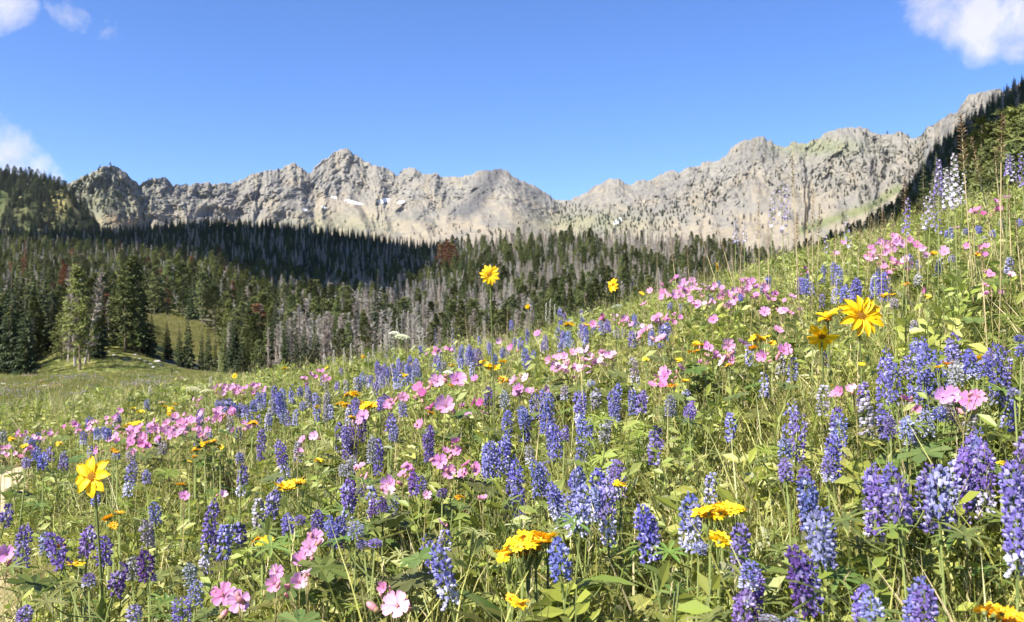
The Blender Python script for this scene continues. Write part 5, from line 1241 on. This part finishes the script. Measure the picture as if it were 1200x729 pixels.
def lupine_bush(seed, n=15, hgt=.16, size=.025, tone=(.25, .68), spread=.07):
    random.seed(seed); b = MB()
    for k in range(n):
        a = U(0, 6.28); r = spread * math.sqrt(U(0, 1)); h = hgt * U(.35, 1.1); c = Vector((math.cos(a) * r, math.sin(a) * r, h))
        b.tube([(c.x * .3, c.y * .3, -.01), tuple(c)], [.0011, .0009], 3, 1, .4, False)
        palmate(b, c, (U(-.5, .5), U(-.5, .5), 1), size * U(.75, 1.25), U(*tone), 8, .3, .095)
    return b.mesh('lupine_foliage_clump', [M['leaf'], M['stem']])
def broad(seed, n=8, L=.14, w=.17, hgt=.05):
    random.seed(seed); b = MB()
    for k in range(n):
        a = U(0, 6.28); d = sph(a); ln = L * U(.6, 1.15); pts = leaf_pts(d * .01 + Vector((0, 0, U(0, hgt))), d, ln, U(.5, 1.8), 5, U(.6, 1.35)); ww = [ln * w * q for q in (.15, .6, 1, .9, .55, 0)]; t = U(.25, .75)
        b.strip(pts, ww, Vector((-d.y, d.x, 0)), 0, t, .3)
    return b.mesh('broad_leaves', [M['leaf']], True)
def sprig(seed, n=7, hgt=.15, tone=(.3, .8), ls=.022):
    """upright stems set with small leaves"""
    random.seed(seed); b = MB()
    for k in range(n):
        a = U(0, 6.28); p = Vector((math.cos(a), math.sin(a), 0)) * U(0, .05); d = sph(U(0, 6.28)) * U(0, .45) + Vector((0, 0, 1)); h = hgt * U(.5, 1.1)
        b.tube([tuple(p - Vector((0, 0, .01))), tuple(p + d * h)], [.0012, .0007], 3, 1, .4, False)
        for j in range(13):
            q = p + d * h * (.15 + .85 * j / 13); e_ = sph(U(0, 6.28), U(0, .8)); s = e_.orthogonal().normalized(); L = ls * U(.7, 1.3)
            b.strip([q, q + e_ * L * .5, q + e_ * L], [L * .06, L * .2, 0], s, 0, min(1, max(0, U(*tone))), .3)
    return b.mesh('leafy_sprig', [M['leaf'], M['stem']])
def litter(seed, n=40, r0=.12):
    random.seed(seed); b = MB()
    for k in range(n):
        a = U(0, 6.28); r = r0 * math.sqrt(U(0, 1)); p = Vector((math.cos(a) * r, math.sin(a) * r, U(.003, .05))); d = sph(U(0, 6.28), U(-.2, .3)); L = U(.02, .09); s = Vector((-d.y, d.x, U(-.5, .5))).normalized()
        b.blade([p, p + d * L * .5 + Vector((0, 0, .008)), p + d * L], [U(.0008, .004), U(.0015, .006), 0], s, 0, U(.1, .95))
    return b.mesh('litter', [M['straw']])
G1 = (.30, .325, .055); G2 = (.225, .28, .048); G3 = (.38, .375, .085); G4 = (.43, .38, .14); SG = (.38, .385, .22); SG2 = (.30, .33, .14)
def field(n, y0, y1, power=2.0, t0=-.82, t1=.82, seed=0, keep=None):
    r = np.random.default_rng(seed); y = (r.random(n) * (y1 ** power - y0 ** power) + y0 ** power) ** (1 / power); t = r.uniform(t0, t1, n); x = t * y + r.normal(0, .05, n)
    if y1 < 12:
        m = int(n * .30); ye = r.uniform(-.4, min(y1, 6.5), m); xe = (.80 * np.maximum(ye, .3) + r.random(m) * 2.2) * np.where(r.random(m) < .5, -1, 1)
        far_in = (np.abs(xe) > .80 * np.maximum(ye, .3) + .02); x = np.concatenate([x, xe[far_in]]); y = np.concatenate([y, ye[far_in]])
    # wider right beside the camera, so that a step to the side still stands in the meadow
    if keep is not None:
        k = keep(x, y); x, y = x[k], y[k]
    k = path_d(x, y) > .84 + .12 * r.random(len(x)); k &= ~((x / y < -.56 + .02 * r.random(len(x))) & (y > 1.75) & (y < 4.6) & (r.random(len(x)) < .97)); x, y = x[k], y[k]
    return x, y
def lay(name, meshes, cols, x, y, s0, s1, seed, label, cat, hvar=.25):
    r = np.random.default_rng(seed); z = ground(x, y) - .005; n = len(x)
    s = r.uniform(s0, s1, n) * (1 - .2 * sstep(-.15, -.9, x) * sstep(5, 3, y)); sz = s * r.uniform(1 - hvar, 1 + hvar, n)
    rot = np.stack([r.normal(0, .1, n), r.normal(0, .1, n), r.uniform(0, 6.28, n)], -1)
    return scatter(name, np.stack([x, y, z], -1), rot, np.stack([s, s, sz], -1), r.integers(0, len(meshes), n), meshes, cols, label, cat)
def patch(sx, off, lo): return lambda x, y: (fbm(x / sx + off, y / sx + off, 3) + lo) > np.random.default_rng(3).uniform(-.3, .3, len(x))
T_ = [tuft(1, 34, .07, .20, .0017, .05), tuft(2, 30, .10, .26, .0015, .05), tuft(3, 36, .05, .15, .0019, .06), tuft(4, 20, .08, .22, .0020, .05, tone=(.5, 1)), tuft(5, 18, .14, .30, .0015, .05, head=.5, lean=.3, tone=(.4, 1)), tuft(6, 16, .1, .24, .0018, .05, mat='straw')]
x, y = field(9500, .5, 11.5, 1.7, seed=1)
lay('meadow_grass', T_, [G1, G2, G3, G4, G3, G4], x, y, 1.0, 1.55, 1, 'green and straw-coloured grass between the wildflowers', 'grass')
LB = [lupine_bush(1), lupine_bush(2, hgt=.20), lupine_bush(3, hgt=.12, size=.021), lupine_bush(4, n=18, hgt=.17, tone=(.4, .75))]
x, y = field(3200, .5, 9.5, 1.6, seed=2, keep=patch(1.1, 3, .16))
lay('lupine_foliage', LB, [G1, G2, G1, SG2], x, y, .8, 1.35, 2, 'star-shaped green lupine leaves covering the slope', 'foliage')
BL = [broad(1), broad(2, 7, .18, .14), broad(3, 9, .11, .2)]
x, y = field(520, .6, 8, 1.6, seed=4, keep=patch(.8, 11, .05))
lay('broad_leaved_herbs', BL, [(.22, .27, .055), G2, (.24, .28, .07)], x, y, .5, .85, 4, 'broad lance-shaped green leaves low in the meadow', 'foliage')
SP = [sprig(1), sprig(2, 9, .12), sprig(3, 8, .18), sprig(4, 9, .10, (.5, 1), .017)]
x, y = field(5600, .5, 10, 1.6, seed=5)
lay('leafy_herbs', SP, [G1, G3, G2, SG], x, y, 1.0, 1.9, 5, 'small-leaved green herbs filling the gaps of the meadow', 'foliage')
x, y = field(1900, .5, 5.5, 1.5, seed=6, keep=lambda x, y: (x < .1) & (fbm(x / .7, y / .7, 3) > -.15) | (x > .1) & (fbm(x / .5 + 4, y / .5, 3) > .22))
lay('silvery_herbs', [sprig(8, 9, .11, (.4, .8), .020), lupine_bush(9, 14, .10, .017, (.4, .7))], [SG, SG], x, y, .9, 1.5, 6, 'silvery grey-green herbs near the path and bottom edge', 'foliage')
x, y = field(8500, .7, 4.2, 1.5, seed=31)
lay('low_ground_cover', [sprig(41, 10, .08, (.35, .8), .016), sprig(42, 9, .10, (.3, .8), .02), tuft(43, 44, .06, .17, .0013, .06, tone=(.4, .9)), tuft(44, 38, .08, .20, .0012, .06, tone=(.4, 1))], [G1, G3, G3, G4], x, y, 1.0, 1.7, 31, 'low fresh green growth close to the camera between the flower stems', 'ground cover')
LT = [litter(i) for i in range(3)]
x, y = field(4200, .5, 7, 1.5, seed=7)
lay('dry_litter', LT, [G4] * 3, x, y, .8, 1.3, 7, 'dry straw and withered leaves lying between the plants', 'litter')
TG = [tuft(11, 10, .25, .44, .0013, .05, lean=.25, head=.8, tone=(.5, 1)), tuft(12, 8, .28, .5, .0012, .04, mat='straw', lean=.2, head=.9), tuft(13, 12, .2, .40, .0018, .05, lean=.3, tone=(.4, .9))]
x, y = field(1300, 2.4, 11, 1.6, seed=8)
lay('tall_grass', TG, [G3, G4, G1], x, y, .7, 1.05, 8, 'tall thin grass stems with seed heads along the crest', 'grass')
def mk_far(seed, n, hm, w, spread, dots=None):
    random.seed(seed); b = MB()
    for k in range(n):
        a = U(0, 6.28); r = spread * math.sqrt(U(0, 1)); p = Vector((math.cos(a) * r, math.sin(a) * r, -.02)); d = sph(U(0, 6.28)); L = hm * U(.5, 1.1)
        b.blade(leaf_pts(p, d, L, U(.3, 1.2), 2, 1.3), [w, w * .8, 0], Vector((-d.y, d.x, 0)), 0, U(.1, .62))
    if dots is not None:
        for k in range(dots):
            a = U(0, 6.28); r = spread * U(0, 1); c = Vector((math.cos(a) * r, math.sin(a) * r, hm * U(.8, 1.1))); b.blob(c, Vector((.02, 0, 0)), Vector((0, .02, 0)), Vector((0, 0, .02)), 4, 3, 1, .5)
    return b
FGS = 0
FG = [mk_far(21, 70, .26, .007, .28).mesh('far_tuft', [M['leaf']]), mk_far(22, 60, .34, .006, .26).mesh('far_tuft', [M['leaf']]), mk_far(23, 60, .2, .009, .3).mesh('far_tuft', [M['leaf']]), mk_far(24, 50, .36, .005, .26).mesh('far_tuft', [M['leaf']])]
x, y = field(17000, 9, 120, 1.25, -.75, .55, seed=9, keep=lambda x, y: ~((x / y > .05) & (y > 30)) & ~forest_mask(x, y, ground(x, y)))
lay('far_meadow_grass', FG, [(.17, .195, .032), (.20, .21, .038), (.13, .175, .028), (.26, .23, .07)], x, y, .8, 1.3, 9, 'grass of the flat far meadow below the forest edge', 'grass')
def dots_mesh(seed, mat, n=26, spread=.5, h=.34, s=.016):
    random.seed(seed); b = MB()
    for k in range(n):
        a = U(0, 6.28); r = spread * math.sqrt(U(0, 1)); c = Vector((math.cos(a) * r, math.sin(a) * r, h * U(.7, 1.2))); b.blob(c, Vector((s, 0, 0)), Vector((0, s, 0)), Vector((0, 0, s * 1.3)), 5, 3, 0, U(.3, .8)); b.blade([(c.x, c.y, 0), tuple(c * .5 + Vector((c.x * .5, c.y * .5, 0))), tuple(c)], [.002, .002, 0], Vector((1, 0, 0)), 1, .5)
    return b.mesh('far_blooms', [M[mat], M['stem']])
x, y = field(9000, 118, 240, 1.2, -.47, -.32, seed=19, keep=lambda x, y: ~forest_mask(x, y, ground(x, y)))
lay('clearing_grass', FG, [(.17, .18, .036), (.22, .21, .05), (.14, .17, .032), (.30, .26, .09)], x, y, 1.2, 2.4, 19, 'grass of the sunny clearing between the conifers', 'grass')
DM = [dots_mesh(1, 'lupine', h=.38), dots_mesh(2, 'geranium', n=18), dots_mesh(3, 'gold', n=7), dots_mesh(4, 'white', n=10)]
x, y = field(420, 10, 55, 1.3, -.75, .1, seed=10)
lay('far_meadow_blooms', DM, [(.25, .22, .38), (.45, .26, .27), (.8, .55, .03), (.5, .5, .36)], x, y, .7, 1.2, 10, 'faint specks of pink, lavender and yellow bloom in the far meadow', 'wildflowers')
# pale rocks on the bank at the forest edge
def rock_mesh(seed):
    r = np.random.default_rng(seed); b = MB(); b.blob((0, 0, 0), Vector((1, 0, 0)), Vector((0, .8, 0)), Vector((0, 0, .55)), 10, 7, 0, .5)
    for v in b.v: v *= 1 + float(r.uniform(-.14, .14))
    m = bpy.data.materials.get('pale_boulder')
    if not m:
        m = bpy.data.materials.new('pale_boulder'); m.use_nodes = True; t = m.node_tree; p = t.nodes['Principled BSDF']; p.inputs['Roughness'].default_value = .9
        n = N(t, 'ShaderNodeTexNoise'); V(n, 'Scale', 3.0); V(n, 'Detail', 8); t.links.new(ramp(t, [(.3, (.25, .23, .2)), (.7, (.5, .47, .42))], n.outputs[0]), p.inputs['Base Color'])
    return b.mesh('rock', [m])
RK = [rock_mesh(i) for i in range(3)]
for i, (u, v, px) in enumerate([(134, 417, 5), (146, 421, 4), (158, 417, 6), (170, 424, 5), (176, 428, 7), (184, 425, 9), (189, 429, 6), (180, 431, 5), (164, 421, 4), (150, 424, 4), (207, 437, 5), (261, 437, 6), (128, 413, 4), (138, 426, 3)]):
    X_, Y_, Z_ = solve_ground(u, v); s = px / PX * Y_ / 2; o = link('boulder', RK[i % 3]); o.location = (X_, Y_, Z_ + .1 * s); o.scale = (s, s, s); o.rotation_euler = (0, 0, i * 1.3)
    o['category'] = 'rock'; o['group'] = 'pale rocks on the grassy bank'; register(o, 'rock', 'pale half-sunk', u, v)

rp = np.random.default_rng(44); xx = rp.uniform(-4.2, -1.9, 700); yy = rp.uniform(3.0, 4.9, 700); k = path_d(xx, yy) < .86; xx, yy = xx[k], yy[k]; zz_ = ground(xx, yy)
sz = rp.uniform(.004, .016, len(xx)) * (rp.random(len(xx)) ** 2 + .3)
scatter('path_pebbles', np.stack([xx, yy, zz_], -1), np.stack([xx * 0, xx * 0, rp.uniform(0, 6.28, len(xx))], -1), sz, rp.integers(0, 3, len(xx)), RK, [(.3, .26, .2)] * 3, 'small stones strewn on the bare sandy path', 'pebbles')
write_labels()
for k, v in LABEL_FIX.items(): bpy.data.objects[k]['label'] = v
print('objects', len(bpy.data.objects), 'things', len(REG), 'trees', len(trees))
